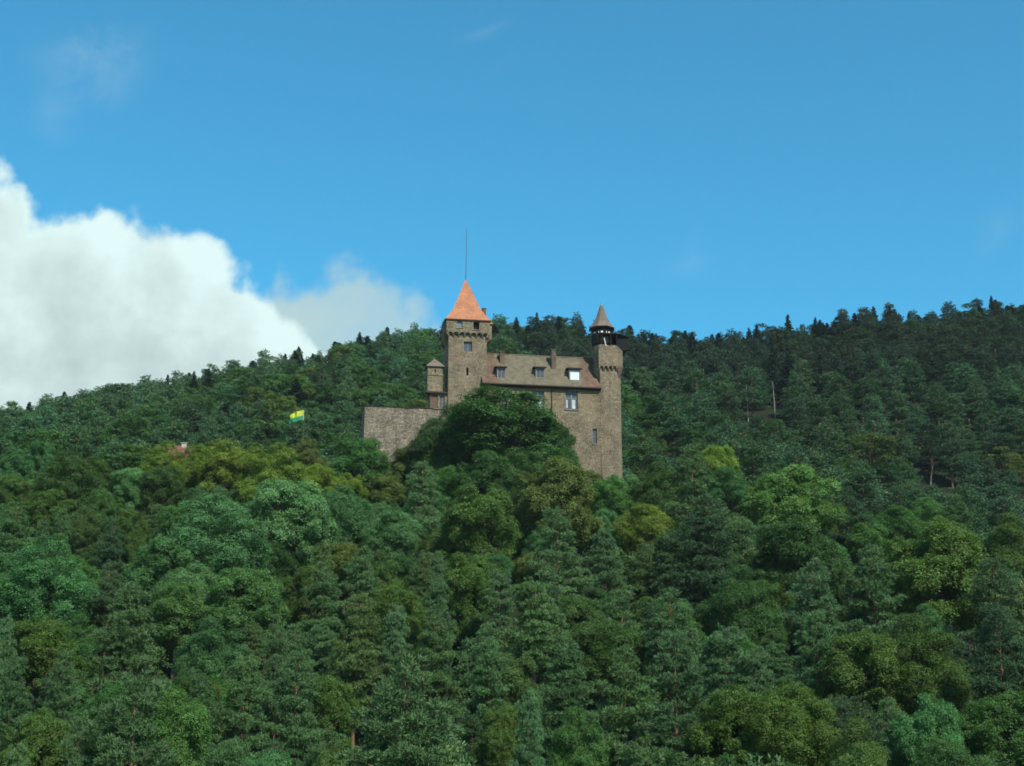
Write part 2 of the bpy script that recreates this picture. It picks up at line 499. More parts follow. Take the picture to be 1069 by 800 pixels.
def build_ground():
    xs = np.concatenate([np.linspace(-3500, -320, 12)[:-1], np.arange(-320, 321, 8.0), np.linspace(320, 3500, 12)[1:]])
    ys = np.concatenate([np.arange(-80, 521, 8.0), np.linspace(520, 5000, 20)[1:]])
    X, Y = np.meshgrid(xs, ys)
    Z = ground(X, Y)
    Z = np.maximum(Z, -30)
    rng = np.random.default_rng(4)
    Z = Z + rng.normal(0, 0.25, Z.shape) * (Y > 40)
    nx, ny = len(xs), len(ys)
    bm = bmesh.new()
    vs = [bm.verts.new((float(a), float(b), float(c))) for a, b, c in zip(X.ravel(), Y.ravel(), Z.ravel())]
    for j in range(ny - 1):
        for i in range(nx - 1):
            bm.faces.new((vs[j * nx + i], vs[j * nx + i + 1], vs[(j + 1) * nx + i + 1], vs[(j + 1) * nx + i]))
    m, N = new_mat('forest_floor')
    tcx = N.n('ShaderNodeTexCoord')
    nz = N.noise(tcx.outputs['Object'], 0.35, 8, 0.65)
    c = N.mix(N.step(nz.outputs[0], 0.4, 0.62), (0.020, 0.018, 0.011), (0.016, 0.028, 0.012))
    bp = N.n('ShaderNodeBump', {'Strength': 1.0, 'Distance': 0.6, 'Height': nz.outputs[0]})
    finish(N, N.n('ShaderNodeBsdfPrincipled', {'Base Color': c, 'Roughness': 0.95, 'Normal': bp.outputs[0], 'Specular IOR Level': 0.1}).outputs[0])
    o = obj_from_bm('ground', bm, m, smooth=True)
    set_props(o, 'wooded hillside ground rising from the valley to the ridge', kind='structure')


build_ground()

# ------------------------------------------------------------------ castle
T = R(9.0)
O2 = ray(467.8, 400) * 240.0
CX, CY, CZ = float(O2[0]), 240.0, 47.0
xh = np.array([math.cos(T), math.sin(T), 0])
yh = np.array([-math.sin(T), math.cos(T), 0])
OC = np.array([CX, CY, CZ])


def L(px, row, yl=0.0):
    """castle-local (x, z) of the point seen at a photo pixel on the plane at local depth yl"""
    v = ray(px, row)
    s = (yl + OC @ yh) / (v @ yh)
    p = s * v - OC
    return float(p @ xh), float(p[2])


def lx(px, row=400, yl=0.0):
    return L(px, row, yl)[0]


def lz(row, px=530, yl=0.0):
    return L(px, row, yl)[1]


castle = empty('castle', (CX, CY, CZ), T)
set_props(castle, 'brown sandstone castle with orange-roofed square tower on the wooded hill', 'castle')


def part(name, bm, mats, parent, label=None, smooth=False):
    o = obj_from_bm(name, bm, mats, parent, smooth)
    if label:
        o['label'] = label
    return o


def window(parent, x0, x1, z0, z1, y, cols=2, rows=2, transom=None, glass=None, curtain=None, fw=0.11, name='window', label=None, frame=None):
    """frame with mullions and transom, glass behind, set in a recess whose back is y+0.18 behind"""
    bm = bmesh.new()
    d0, d1 = y, y + 0.10
    box(bm, x0, x1, d0, d1, z0, z0 + fw)
    box(bm, x0, x1, d0, d1, z1 - fw, z1)
    box(bm, x0, x0 + fw, d0, d1, z0 + fw, z1 - fw)
    box(bm, x1 - fw, x1, d0, d1, z0 + fw, z1 - fw)
    for k in range(1, cols):
        xm = x0 + (x1 - x0) * k / cols
        box(bm, xm - fw * 0.55, xm + fw * 0.55, d0 - 0.015, d1 - 0.01, z0 + fw, z1 - fw)
    if rows > 1:
        zt = z0 + (z1 - z0) * (transom or 0.6)
        box(bm, x0 + fw, x1 - fw, d0 + 0.005, d1 - 0.015, zt - fw * 0.5, zt + fw * 0.5)
    box(bm, x0 + fw * 0.5, x1 - fw * 0.5, d0 + 0.06, d0 + 0.075, z0 + fw * 0.5, z1 - fw * 0.5, 1)
    if curtain:
        for (a, b, c, d) in curtain:
            box(bm, x0 + (x1 - x0) * a, x0 + (x1 - x0) * b, d0 + 0.035, d0 + 0.055, z0 + (z1 - z0) * c, z0 + (z1 - z0) * d, 2)
    return part(name, bm, [frame or M_FRAME, glass or M_GLASS, M_CURTAIN], parent, label)


# ---- square tower
kx0, kx1 = 0.0, lx(507.8, 400)
kd = kx1 - kx0                                   # square in plan
k_mid = lz(347.2, 488)                           # underside of the projecting top storey
k_top = lz(334.5, 488, -0.4)
dbl = (lx(484.2, 361), lx(492.8, 361), lz(366.6, 488), lz(356.6, 488))
slit = (lx(486.7, 388), lx(489.1, 388), lz(392, 488), lz(384, 488))
loww = (lx(485.0, 415), lx(489, 415), lz(418.5, 488), lz(413.5, 488))
bm = bmesh.new()
box_with_openings(bm, kx0, kx1, 0.0, kd, 0.0, k_mid + 0.05, [dbl, slit, loww], 0.4)
tower = part('square_tower', bm, M_STONE, castle)
ov = 0.42
wl = (lx(476.9, 339, -ov), lx(482.9, 339, -ov), lz(342.3, 488, -ov), lz(335.6, 488, -ov))
wr = (lx(494.3, 339, -ov), lx(500.3, 339, -ov), lz(343.6, 488, -ov), lz(335.6, 488, -ov))
bm = bmesh.new()
box_with_openings(bm, kx0 - ov, kx1 + ov, -ov, kd + ov, k_mid, k_top, [wl, wr], 0.6)
part('top_storey', bm, M_STONE, tower)
# row of corbels with small arches between them
n_c = 8
for side in range(4):
    c0 = Vector((kd / 2, kd / 2, 0))
    rot = Matrix.Rotation(side * math.pi / 2, 4, 'Z')
    bm = bmesh.new()
    hw = kd / 2 + ov
    for i in range(n_c):
        xc = -hw + 0.2 + (2 * hw - 0.4) * i / (n_c - 1)
        z1 = k_mid + 0.02
        prof = [(-kd / 2 + 0.03, z1 - 0.95), (-kd / 2 - 0.10, z1 - 0.78), (-hw - 0.0 + 0.05, z1 - 0.36), (-hw - 0.025, z1 - 0.0), (-kd / 2 + 0.03, z1)]
        w = 0.13
        ring_a = [(xc - w, y, z) for y, z in prof]
        ring_b = [(xc + w, y, z) for y, z in prof]
        loft(bm, [ring_a, ring_b])
        if i < n_c - 1:                          # arch head between two corbels
            xn = -hw + 0.2 + (2 * hw - 0.4) * (i + 1) / (n_c - 1)
            pts = [(xc + w, z1)]
            for k in range(7):
                t = math.pi * k / 6
                pts.append(((xc + xn) / 2 - (xn - xc - 2 * w) / 2 * math.cos(t), z1 - 0.36 + 0.24 * math.sin(t)))
            pts.append((xn - w, z1))
            loft(bm, [[(x, -hw - 0.02, z) for x, z in pts], [(x, -hw + 0.16, z) for x, z in pts]])
    bmesh.ops.transform(bm, matrix=Matrix.Translation(c0) @ rot, verts=bm.verts)
    part('corbel_frieze', bm, M_STONE, tower)
window(tower, *dbl, 0.28, cols=2, rows=1, fw=0.09, frame=M_FRAME)
window(tower, *slit, 0.28, cols=1, rows=1, fw=0.06, glass=M_DARK)
window(tower, *loww, 0.28, cols=1, rows=1, fw=0.06)
window(tower, *wl, -ov + 0.2, cols=1, rows=1, fw=0.08, glass=M_GLASSPALE, label='glazed top storey window reflecting the sky')
bm = bmesh.new()
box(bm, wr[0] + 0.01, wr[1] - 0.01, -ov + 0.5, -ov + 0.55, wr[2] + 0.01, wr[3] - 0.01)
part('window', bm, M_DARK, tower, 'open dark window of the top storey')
bm = bmesh.new()
box(bm, wl[0] - 0.15, wl[1] + 0.15, -ov - 0.10, -ov + 0.1, wl[2] - 0.14, wl[2] - 0.002)
part('window_sill', bm, M_STONE, tower)
bm = bmesh.new()
box(bm, wr[0] - 0.15, wr[1] + 0.15, -ov - 0.10, -ov + 0.1, wr[2] - 0.14, wr[2] - 0.002)
part('window_sill', bm, M_STONE, tower)
# small projecting bays on both flanks
bx1 = lx(513.0, 348, 1.4)
bz0, bz1 = lz(356.5, 510, 1.4), lz(339.5, 510, 1.4)
bm = bmesh.new()
loft(bm, [[(kx1 + 0.02, 1.3, bz0 - 0.5), (kx1 + 0.06, 1.3, bz0 - 0.5), (kx1 + 0.06, 3.3, bz0 - 0.5), (kx1 + 0.02, 3.3, bz0 - 0.5)],
          [(kx1 + 0.02, 1.0, bz0 + 0.25), (bx1, 1.0, bz0 + 0.25), (bx1, 3.6, bz0 + 0.25), (kx1 + 0.02, 3.6, bz0 + 0.25)],
          [(kx1 + 0.02, 1.0, bz1), (bx1, 1.0, bz1), (bx1, 3.6, bz1), (kx1 + 0.02, 3.6, bz1)]])
part('side_bay', bm, M_STONE, tower)
bm = bmesh.new()
loft(bm, [[(kx1 + ov - 0.1, 0.8, bz1 + 0.01), (bx1 + 0.25, 0.8, bz1 + 0.01), (bx1 + 0.25, 3.8, bz1 + 0.01), (kx1 + ov - 0.1, 3.8, bz1 + 0.01)],
          [(kx1 + ov - 0.1, 0.8, bz1 + 0.55), (kx1 + ov + 0.1, 0.8, bz1 + 0.55), (kx1 + ov + 0.1, 3.8, bz1 + 0.55), (kx1 + ov - 0.1, 3.8, bz1 + 0.55)]])
part('bay_roof', bm, M_ORANGE, tower)
bm = bmesh.new()
loft(bm, [[(-0.06, 1.3, bz0 - 0.6), (-0.02, 1.3, bz0 - 0.6), (-0.02, 3.9, bz0 - 0.6), (-0.06, 3.9, bz0 - 0.6)],
          [(-0.62, 1.0, bz0 + 0.35), (-0.02, 1.0, bz0 + 0.35), (-0.02, 4.2, bz0 + 0.35), (-0.62, 4.2, bz0 + 0.35)],
          [(-0.62, 1.0, k_top - 0.1), (-0.02, 1.0, k_top - 0.1), (-0.02, 4.2, k_top - 0.1), (-0.62, 4.2, k_top - 0.1)]])
part('side_bay', bm, M_STONE, tower)
# orange pyramid roof, a little flared at the eaves
ez = k_top + 0.06
cxk, cyk = kd / 2, kd / 2
apex = lz(293.3, 488.5, kd / 2)
he = kd / 2 + ov + 0.20
bm = bmesh.new()
box(bm, cxk - he + 0.03, cxk + he - 0.03, cyk - he + 0.03, cyk + he - 0.03, ez - 0.14, ez - 0.002)
part('eave_board', bm, M_TRIM, tower)


def sq(h, z):
    return [(cxk - h, cyk - h, z), (cxk + h, cyk - h, z), (cxk + h, cyk + h, z), (cxk - h, cyk + h, z)]


bm = bmesh.new()
loft(bm, [sq(he, ez), sq(he, ez + 0.10), sq(he * 0.80, ez + 1.05), sq(he * 0.58, ez + 2.45), sq(he * 0.04, apex), [(cxk, cyk, apex + 0.12)]])
part('roof', bm, M_ORANGE, tower)
bm = bmesh.new()
mast_top = lz(239.0, 489.2, kd / 2)
tube(bm, [(cxk, cyk, apex - 0.3), (cxk + 0.02, cyk, apex + 2.5), (cxk + 0.07, cyk, mast_top)], [0.075, 0.055, 0.035], 6)
part('lightning_rod', bm, M_METAL, tower)
cz0, cz1 = lz(331, 505, kd * 0.6), lz(321.6, 505, kd * 0.6)
c0x, c1x = lx(503.2, 326, kd * 0.75), lx(507.0, 326, kd * 0.75)
bm = bmesh.new()
box(bm, c0x, c1x, kd * 0.66, kd * 0.80, cz0 - 1.4, cz1)
box(bm, c0x - 0.06, c1x + 0.06, kd * 0.66 - 0.06, kd * 0.80 + 0.06, cz1 + 0.002, cz1 + 0.12)
part('chimney', bm, M_BRICK, tower)

# ---- slim turret on the tower's left
ty = 0.95
t0, t1 = lx(446.4, 395, ty), lx(462.2, 395, ty)
tz0, tzm, tz1 = lz(411, 455, ty), lz(391.5, 455, ty), lz(382.9, 455, ty)
bm = bmesh.new()
box_with_openings(bm, t0, t1, ty, ty + 2.6, tz0 - 0.1, tz1, [((t0 + t1) / 2 - 0.12, (t0 + t1) / 2 + 0.12, tz1 - 0.95, tz1 - 0.4)], 0.3)
turret = part('side_turret', bm, M_STONE, castle)
bm = bmesh.new()
box(bm, t0 - 0.07, t1 + 0.07, ty - 0.07, ty + 2.67, tzm - 0.09, tzm + 0.09)
part('string_course', bm, M_STONE, turret)
tw = (t1 - t0) / 2
tcx_, tcy_ = (t0 + t1) / 2, ty + 1.3
bm = bmesh.new()
loft(bm, [[(tcx_ - tw - 0.28, tcy_ - 1.58, tz1 - 0.02), (tcx_ + tw + 0.28, tcy_ - 1.58, tz1 - 0.02), (tcx_ + tw + 0.28, tcy_ + 1.58, tz1 - 0.02), (tcx_ - tw - 0.28, tcy_ + 1.58, tz1 - 0.02)],
          [(tcx_ - tw - 0.28, tcy_ - 1.58, tz1 + 0.06), (tcx_ + tw + 0.28, tcy_ - 1.58, tz1 + 0.06), (tcx_ + tw + 0.28, tcy_ + 1.58, tz1 + 0.06), (tcx_ - tw - 0.28, tcy_ + 1.58, tz1 + 0.06)],
          [(tcx_, tcy_, lz(374.6, 455, tcy_))]])
part('turret_roof', bm, M_SPIRE, turret)
ly = 0.25
l0, l1 = lx(449.2, 418, ly), lx(467.4, 418, ly) + 0.25
lz0, lz1 = lz(427.0, 455, ly), lz(411.2, 455, ly)
win = (lx(458.9, 419, ly), lx(464.2, 419, ly), lz(425.2, 460, ly), lz(413.6, 460, ly))
door = (lx(450.0, 419, ly), lx(457.0, 419, ly), lz(426.3, 452, ly), lz(412.4, 452, ly))
bm = bmesh.new()
box_with_openings(bm, l0, min(l1, -0.01), ly, ty + 3.0, lz0 - 0.2, lz1, [door, (win[0], min(win[1], -0.15), win[2], win[3])], 0.25)
part('lower_storey', bm, M_STONE, turret)
bm = bmesh.new()
loft(bm, [[(t0 - 0.35, ly - 0.4, lz1 + 0.01), (-0.005, ly - 0.4, lz1 + 0.01), (-0.005, ty + 0.02, lz1 + 0.01), (t0 - 0.35, ty + 0.02, lz1 + 0.01)],
          [(t0 - 0.35, ly - 0.4, lz1 + 0.16), (-0.005, ly - 0.4, lz1 + 0.16), (-0.005, ty + 0.02, lz1 + 0.62), (t0 - 0.35, ty + 0.02, lz1 + 0.62)]])
part('lean_to_roof', bm, M_TRIM, turret)
window(turret, win[0], min(win[1], -0.15), win[2], win[3], ly + 0.14, cols=2, rows=2, transom=0.5, fw=0.08)
bm = bmesh.new()
box(bm, door[0] + 0.01, door[1] - 0.01, ly + 0.10, ly + 0.2, door[2] + 0.01, door[3] - 0.01)
part('board_panel', bm, M_DOOR, turret)

# ---- residential wing
hy = -0.55
hx0, hx1 = lx(504.5, 430, hy), lx(627.2, 430, hy)
eave = lz(403.2, 565, hy)
wins = []
for a, b, r0, r1 in ((526.3, 533.6, 428, 408.4), (555.0, 568.4, 425.6, 408.4), (590.2, 603.2, 427.8, 408.6)):
    wins.append((lx(a, 417, hy), lx(b, 417, hy), lz(r0, (a + b) / 2, hy), lz(r1, (a + b) / 2, hy)))
lw = (lx(618.6, 455, hy), lx(623.2, 455, hy), lz(463.4, 621, hy), lz(447.8, 621, hy))
z_split = lz(432, 600, hy)
bm = bmesh.new()
box_with_openings(bm, hx0, hx1, hy, 7.4, 0.0, eave, wins + [lw], 0.4)
wing = part('residential_wing', bm, [M_STONE, M_PLASTER], castle)
for p in wing.data.polygons:                     # upper storey is rendered, the storeys below are bare blocks
    if p.center.z > z_split:
        p.material_index = 1
cur = [(0.56, 0.82, 0.08, 0.56), (0.10, 0.2, 0.1, 0.55)]
for w in wins:
    window(wing, *w, hy + 0.22, cols=2, rows=2, transom=0.62, fw=0.12, curtain=cur)
window(wing, *lw, hy + 0.22, cols=1, rows=2, transom=0.5, fw=0.1)
for w in wins + [lw]:
    bm = bmesh.new()
    box(bm, w[0] - 0.12, w[1] + 0.12, hy - 0.09, hy + 0.15, w[2] - 0.16, w[2] - 0.003)
    part('window_sill', bm, M_STONE, wing)
# roof
yr = 3.4
ye0, ye1 = hy - 0.5, 7.9
ze = lz(401.6, 565, ye0)
zr_ = lz(371.9, 565, yr)
rx0, rx1 = kx1 + 0.01, lx(626.6, 390, 0.5)
slope = (zr_ - ze) / (yr - ye0)
bm = bmesh.new()
prof = [(ye0, ze), (yr, zr_), (ye1, ze - 0.2), (ye1, ze - 0.4), (yr, zr_ - 0.4), (ye0, ze - 0.2)]
loft(bm, [[(rx0, y, z) for y, z in prof], [(rx1, y, z) for y, z in prof]])
# the strip of roof passing in front of the square tower's corner
loft(bm, [[(hx0 - 0.2, ye0, ze - 0.2), (hx0 - 0.2, ye0, ze), (hx0 - 0.2, -0.02, ze + slope * (-0.02 - ye0)), (hx0 - 0.2, -0.02, ze - 0.2)],
          [(rx0 - 0.01, ye0, ze - 0.2), (rx0 - 0.01, ye0, ze), (rx0 - 0.01, -0.02, ze + slope * (-0.02 - ye0)), (rx0 - 0.01, -0.02, ze - 0.2)]])
part('roof', bm, M_OLDROOF, wing)
for xg in (rx0 + 0.1, rx1 - 0.3):                # gable triangles closing the attic
    bm = bmesh.new()
    loft(bm, [[(xg, hy + 0.1, eave - 0.1), (xg, yr, zr_ - 0.6), (xg, 7.3, eave - 0.1)], [(xg + 0.2, hy + 0.1, eave - 0.1), (xg + 0.2, yr, zr_ - 0.6), (xg + 0.2, 7.3, eave - 0.1)]])
    part('gable', bm, M_STONE, wing)
bm = bmesh.new()
tube(bm, [(hx0 - 0.3, ye0 - 0.10, ze - 0.24), (hx1 - 0.05, ye0 - 0.10, ze - 0.24)], [0.13, 0.13], 8)
box(bm, hx0 - 0.25, hx1 - 0.05, ye0 + 0.04, hy - 0.003, ze - 0.46, ze - 0.21)
part('gutter', bm, M_TRIM, wing)
dpx = lx(576.0, 415, hy - 0.1)
bm = bmesh.new()
tube(bm, [(dpx, ye0 - 0.08, ze - 0.3), (dpx, hy - 0.14, ze - 1.0), (dpx, hy - 0.12, ze - 4.5), (dpx, hy - 0.12, 1.0)], [0.07] * 4, 6)
part('downpipe', bm, M_TRIM, wing)
# ridge tiles
bm = bmesh.new()
tube(bm, [(rx0 + 0.02, yr, zr_ - 0.02), ((rx0 + rx1) / 2, yr, zr_ - 0.05), (rx1 - 0.6, yr, zr_ - 0.02)], [0.13] * 3, 6)
part('ridge_tiles', bm, M_OLDROOF, wing)


def roof_y(z):
    return ye0 + (z - ze) / slope


def dormer(pa, pb, r_bot, r_top, glass, cols):
    zc = lz((r_bot + r_top) / 2, (pa + pb) / 2, 0.4)
    y = roof_y(lz(r_bot, (pa + pb) / 2, roof_y(zc))) - 0.05
    x0, x1 = lx(pa, 392, y), lx(pb, 392, y)
    z0, z1 = lz(r_bot, (pa + pb) / 2, y), lz(r_top, (pa + pb) / 2, y)
    yb = roof_y(z1) + 0.5
    bm = bmesh.new()
    wx0, wx1, wz0, wz1 = x0 + 0.10, x1 - 0.10, z0 + 0.12, z1 - 0.12
    box_with_openings(bm, x0, x1, y, yb, z0 - 0.4, z1, [(wx0, wx1, wz0, wz1)], 0.2)
    d = part('dormer', bm, M_FRAME, wing)
    bm = bmesh.new()
    zb = z1 + 0.12
    loft(bm, [[(x0 - 0.25, y - 0.3, z1 + 0.01), (x1 + 0.25, y - 0.3, z1 + 0.01), (x1 + 0.25, yb + 0.6, z1 + 0.56), (x0 - 0.25, yb + 0.6, z1 + 0.56)],
              [(x0 - 0.25, y - 0.3, zb + 0.05), (x1 + 0.25, y - 0.3, zb + 0.05), (x1 + 0.25, yb + 0.6, zb + 0.60), (x0 - 0.25, yb + 0.6, zb + 0.60)]])
    part('dormer_roof', bm, M_TRIM, wing)
    window(wing, wx0, wx1, wz0, wz1, y + 0.07, cols=cols, rows=1, fw=0.09, glass=glass)


dormer(518.9, 528.0, 396.4, 384.0, M_GLASS, 2)
dormer(559.2, 568.8, 395.8, 384.4, M_GLASS, 2)
dormer(594.2, 606.2, 398.6, 385.6, M_BLIND, 1)


def chimney(pa, pb, r_top, r_base, y, dy, mat):
    x0, x1 = lx(pa, 375, y), lx(pb, 375, y)
    zt, zb = lz(r_top, pa, y), lz(r_base, pa, y)
    bm = bmesh.new()
    box(bm, x0, x1, y, y + dy, zb - 0.8, zt)
    box(bm, x0 - 0.08, x1 + 0.08, y - 0.08, y + dy + 0.08, zt + 0.002, zt + 0.16)
    part('chimney', bm, mat, wing)


chimney(521.9, 526.8, 367.6, 381, 1.9, 0.9, M_BRICK)
chimney(575.8, 580.6, 365.4, 384, 1.4, 0.9, M_BRICK)

# ---- corner tower
qy = -0.61
q0, q1 = lx(627.0, 440, qy), lx(649.6, 440, qy)
qb = 5.6
q_cor = lz(383.0, 638, qy)
outline = [(q0, qy), (q1 - 0.55, qy), (q1, qy + 0.6), (q1, qb), (q0, qb)]
base = [(q0 - 0.05, qy - 0.12), (q1 - 0.55, qy - 0.12), (q1 + 0.1, qy + 0.55), (q1 + 0.1, qb), (q0 - 0.05, qb)]
bm = bmesh.new()
loft(bm, [[(x, y, 0.0) for x, y in base], [(x, y, lz(470, 638, qy)) for x, y in outline], [(x, y, q_cor) for x, y in outline]])
ctower = part('corner_tower', bm, M_STONE, castle)
# parapet storey, projecting, with its broken top
p_top = lz(361.5, 638, qy - 0.35)
pl = [(q0 - 0.22, qy - 0.38), (q1 - 0.62, qy - 0.38), (q1 + 0.42, qy + 0.62), (q1 + 0.42, qb), (q0 - 0.22, qb)]
inn = [(q0 + 0.3, qy + 0.12), (q1 - 0.75, qy + 0.12), (q1 - 0.1, qy + 0.85), (q1 - 0.1, qb - 0.5), (q0 + 0.3, qb - 0.5)]
bm = bmesh.new()
tops = [0.0, 0.0, -0.45, -0.5, -0.2]
loft(bm, [[(x, y, q_cor) for x, y in pl], [(x, y, p_top + t) for (x, y), t in zip(pl, tops)],
          [(x, y, p_top + t - 0.05) for (x, y), t in zip(inn, tops)], [(x, y, p_top - 1.1) for x, y in inn]])
part('parapet', bm, M_STONE, ctower)
bm = bmesh.new()
n3 = 5
fa, fb = q0 - 0.1, q1 - 0.75
for i in range(n3):
    xc = fa + (fb - fa) * i / (n3 - 1)
    prof = [(qy + 0.02, q_cor - 0.85), (qy - 0.10, q_cor - 0.7), (qy - 0.36, q_cor - 0.30), (qy - 0.40, q_cor + 0.02), (qy + 0.02, q_cor + 0.02)]
    loft(bm, [[(xc - 0.13, y, z) for y, z in prof], [(xc + 0.13, y, z) for y, z in prof]])
part('corbel_frieze', bm, M_STONE, ctower)
zt2 = lz(394.5, 648, qy)
bm = bmesh.new()
loft(bm, [[(q1 - 0.50, qy + 0.03, zt2), (q1 + 0.01, qy + 0.62, zt2), (q1 + 0.01, qb - 0.2, zt2), (q1 - 0.2, qb - 0.2, zt2)],
          [(q1 - 0.62, qy - 0.33, q_cor - 0.002), (q1 + 0.40, qy + 0.64, q_cor - 0.002), (q1 + 0.40, qb - 0.1, q_cor - 0.002), (q1 - 0.3, qb - 0.1, q_cor - 0.002)]])
part('corner_corbel', bm, M_BRICK, ctower)
# little battlement stones on the broken parapet top
bm = bmesh.new()
zz = p_top
for i, (a, b, h) in enumerate(((0.05, 0.30, 0.22), (0.62, 0.95, 0.18))):
    xa, xb = q0 - 0.2 + (q1 - q0 - 0.4) * a, q0 - 0.2 + (q1 - q0 - 0.4) * b
    box(bm, xa, xb, qy - 0.36, qy + 0.1, zz - 0.04, zz + h)
part('merlon_stones', bm, M_STONE, ctower)
# boarded timber gallery over the tower top
g0, g1 = lx(617.0, 352, 1.0), lx(653.8, 352, 2.4)
gz_top = lz(350.6, 640, 0.6)
fz = p_top - 0.6
bm = bmesh.new()
gy0, gy1 = qy + 0.5, qb + 0.1
gp = [(q0 + 0.2, gy0 - 0.55), (q1 - 0.2, gy0 - 0.55), (g1, gy0 + 0.9), (g1, gy1), (q0 + 0.2, gy1)]
hm = lz(347.6, 640, 2.5)
loft(bm, [[(x, y, gz_top - 0.12) for x, y in gp], [(x, y, gz_top) for x, y in gp],
          [(q0 + 1.0, 2.2, hm), (q1 - 1.6, 2.2, hm), (q1 - 0.8, 2.4, hm - 0.15), (q1 - 0.8, 3.4, hm - 0.15), (q0 + 1.0, 3.4, hm)]])
part('gallery_roof', bm, M_TIMBER, ctower)
bm = bmesh.new()
z0g = p_top + 0.0
bw = [(q1 - 0.35, gy0 + 0.1), (g1 - 0.12, gy0 + 1.0), (g1 - 0.12, gy1 - 0.1), (q1 - 0.35, gy1 - 0.1)]
loft(bm, [[(x * 0.0 + min(x, q1 + 0.25), y, z0g - 0.5) for x, y in bw], [(x, y, z0g + 0.1) for x, y in bw], [(x, y, gz_top - 0.12) for x, y in bw]])
part('boarded_gallery', bm, M_TIMBER, ctower)
bm = bmesh.new()
for xq in (q0 + 0.35, (q0 + q1) / 2 + 0.2, q1 - 0.6):
    box(bm, xq - 0.08, xq + 0.08, gy0 - 0.4, gy0 - 0.24, p_top - 0.8, gz_top - 0.1)
part('gallery_posts', bm, M_TIMBER, ctower)
bm = bmesh.new()
xa = lx(630.6, 355, qy + 0.1)
xb = lx(632.6, 361, qy + 0.1)
tube(bm, [(xa, qy + 0.02, lz(353, 631, qy)), (xb, qy + 0.02, lz(362, 632, qy))], [0.10, 0.10], 5)
part('diagonal_strut', bm, M_PALEPOST, ctower)
bm = bmesh.new()
box(bm, q0 + 0.5, q1 - 0.4, 1.9, 2.1, p_top - 1.0, gz_top - 0.12)
part('gallery_back_wall', bm, M_TIMBER, ctower)
bm = bmesh.new()
box(bm, q0 + 0.1, q1 - 0.2, qy + 0.15, qb - 0.55, p_top - 1.2, p_top - 1.05)
part('gallery_floor', bm, M_TIMBER, ctower)
# round stair turret with the flared spire, behind the left edge of the corner tower
sy = 1.35
sx = lx(628.2, 345, sy)
sr = lx(637.4, 350, sy) - sx
s_eave = lz(343.9, 628, sy - 1.9)
bm = bmesh.new()
loft(bm, [circ(sx, sy, z, sr, 16) for z in (lz(410, 628, sy), lz(352, 628, sy))])
st = part('stair_turret', bm, M_STONE, castle, smooth=False)
bm = bmesh.new()
loft(bm, [circ(sx, sy, z, r, 16) for z, r in ((lz(362, 628, sy), sr + 0.02), (lz(361, 628, sy), sr + 0.22), (lz(347.5, 628, sy), sr + 0.22))])
part('timber_cladding', bm, M_TIMBER, st)
bm = bmesh.new()
loft(bm, [circ(sx, sy, z, sr + 0.14, 16) for z in (lz(347.6, 628, sy), s_eave + 0.25)])
part('lantern', bm, M_TIMBER, st)
zl0, zl1 = lz(347.2, 628, sy - 1.6), lz(345.4, 628, sy - 1.6)
for k in range(8):
    a0 = math.pi * 2 * (k + 0.16) / 8 + 0.1
    a1 = math.pi * 2 * (k + 0.84) / 8 + 0.1
    bm = bmesh.new()
    rr = sr + 0.15
    ring = []
    for z in (zl0, zl1):
        for r_ in (rr, rr + 0.05):
            ring.append([(sx + r_ * math.cos(a0 + (a1 - a0) * j / 4), sy + r_ * math.sin(a0 + (a1 - a0) * j / 4), z) for j in range(5)])
    loft(bm, [ring[0] + ring[1][::-1], ring[2] + ring[3][::-1]])
    part('lantern_panel', bm, M_PALEPOST, st)
er = (lx(641.1, 343.7, sy) - sx) * 1.07
prof = [(er, 344.2), (er, 343.6), (er * 0.80, 341.0), (er * 0.60, 337.0), (er * 0.44, 332.0), (er * 0.30, 326.5), (er * 0.185, 321.8), (er * 0.09, 319.0)]
bm = bmesh.new()
loft(bm, [circ(sx, sy, lz(r_, 628, sy), rad, 8, R(22.5 - 9)) for rad, r_ in prof])
part('spire_roof', bm, M_SPIRE, st)
bm = bmesh.new()
loft(bm, [circ(sx, sy, lz(r_, 628, sy), rad, 8) for rad, r_ in ((0.26, 320.6), (0.17, 318.2), (0.10, 317.5), (0.13, 316.8), (0.03, 315.4))])
part('finial', bm, M_COPPER, st)

# ---- castle wall with the terrace behind it
wy = 0.06
w0, w1 = lx(381.0, 430, wy), -0.02
wt = lz(426.2, 430, wy)
cwall = empty('castle_wall', (CX, CY, CZ), T)
set_props(cwall, 'weathered bare rubble wall left of the square tower, thin dark coping on top', 'wall')
rng = random.Random(5)
bm = bmesh.new()
nseg = 14
front_top, front_bot, back_top, back_bot = [], [], [], []
for i in range(nseg + 1):
    x = w0 + (w1 - w0) * i / nseg
    dz = rng.uniform(-0.10, 0.08) if 0 < i < nseg else 0
    front_bot.append((x - (0.25 if i == 0 else 0), wy - 0.02, -1.0))
    front_top.append((x, wy + (0.12 if i < nseg else 0.02), wt + dz))
    back_top.append((x, wy + 9.5, wt + dz))
    back_bot.append((x, wy + 9.5, -1.0))
rings = [front_bot, front_top, back_top, back_bot]
vv = [[bm.verts.new(p) for p in rg] for rg in rings]
for k in range(4):
    a, b = vv[k], vv[(k + 1) % 4]
    for i in range(nseg):
        bm.faces.new((a[i], a[i + 1], b[i + 1], b[i]))
for e in (0, -1):
    bm.faces.new([vv[k][e] for k in range(4)])
part('wall', bm, M_RUBBLE, cwall)
bm = bmesh.new()
pp = [vv_ for vv_ in front_top]
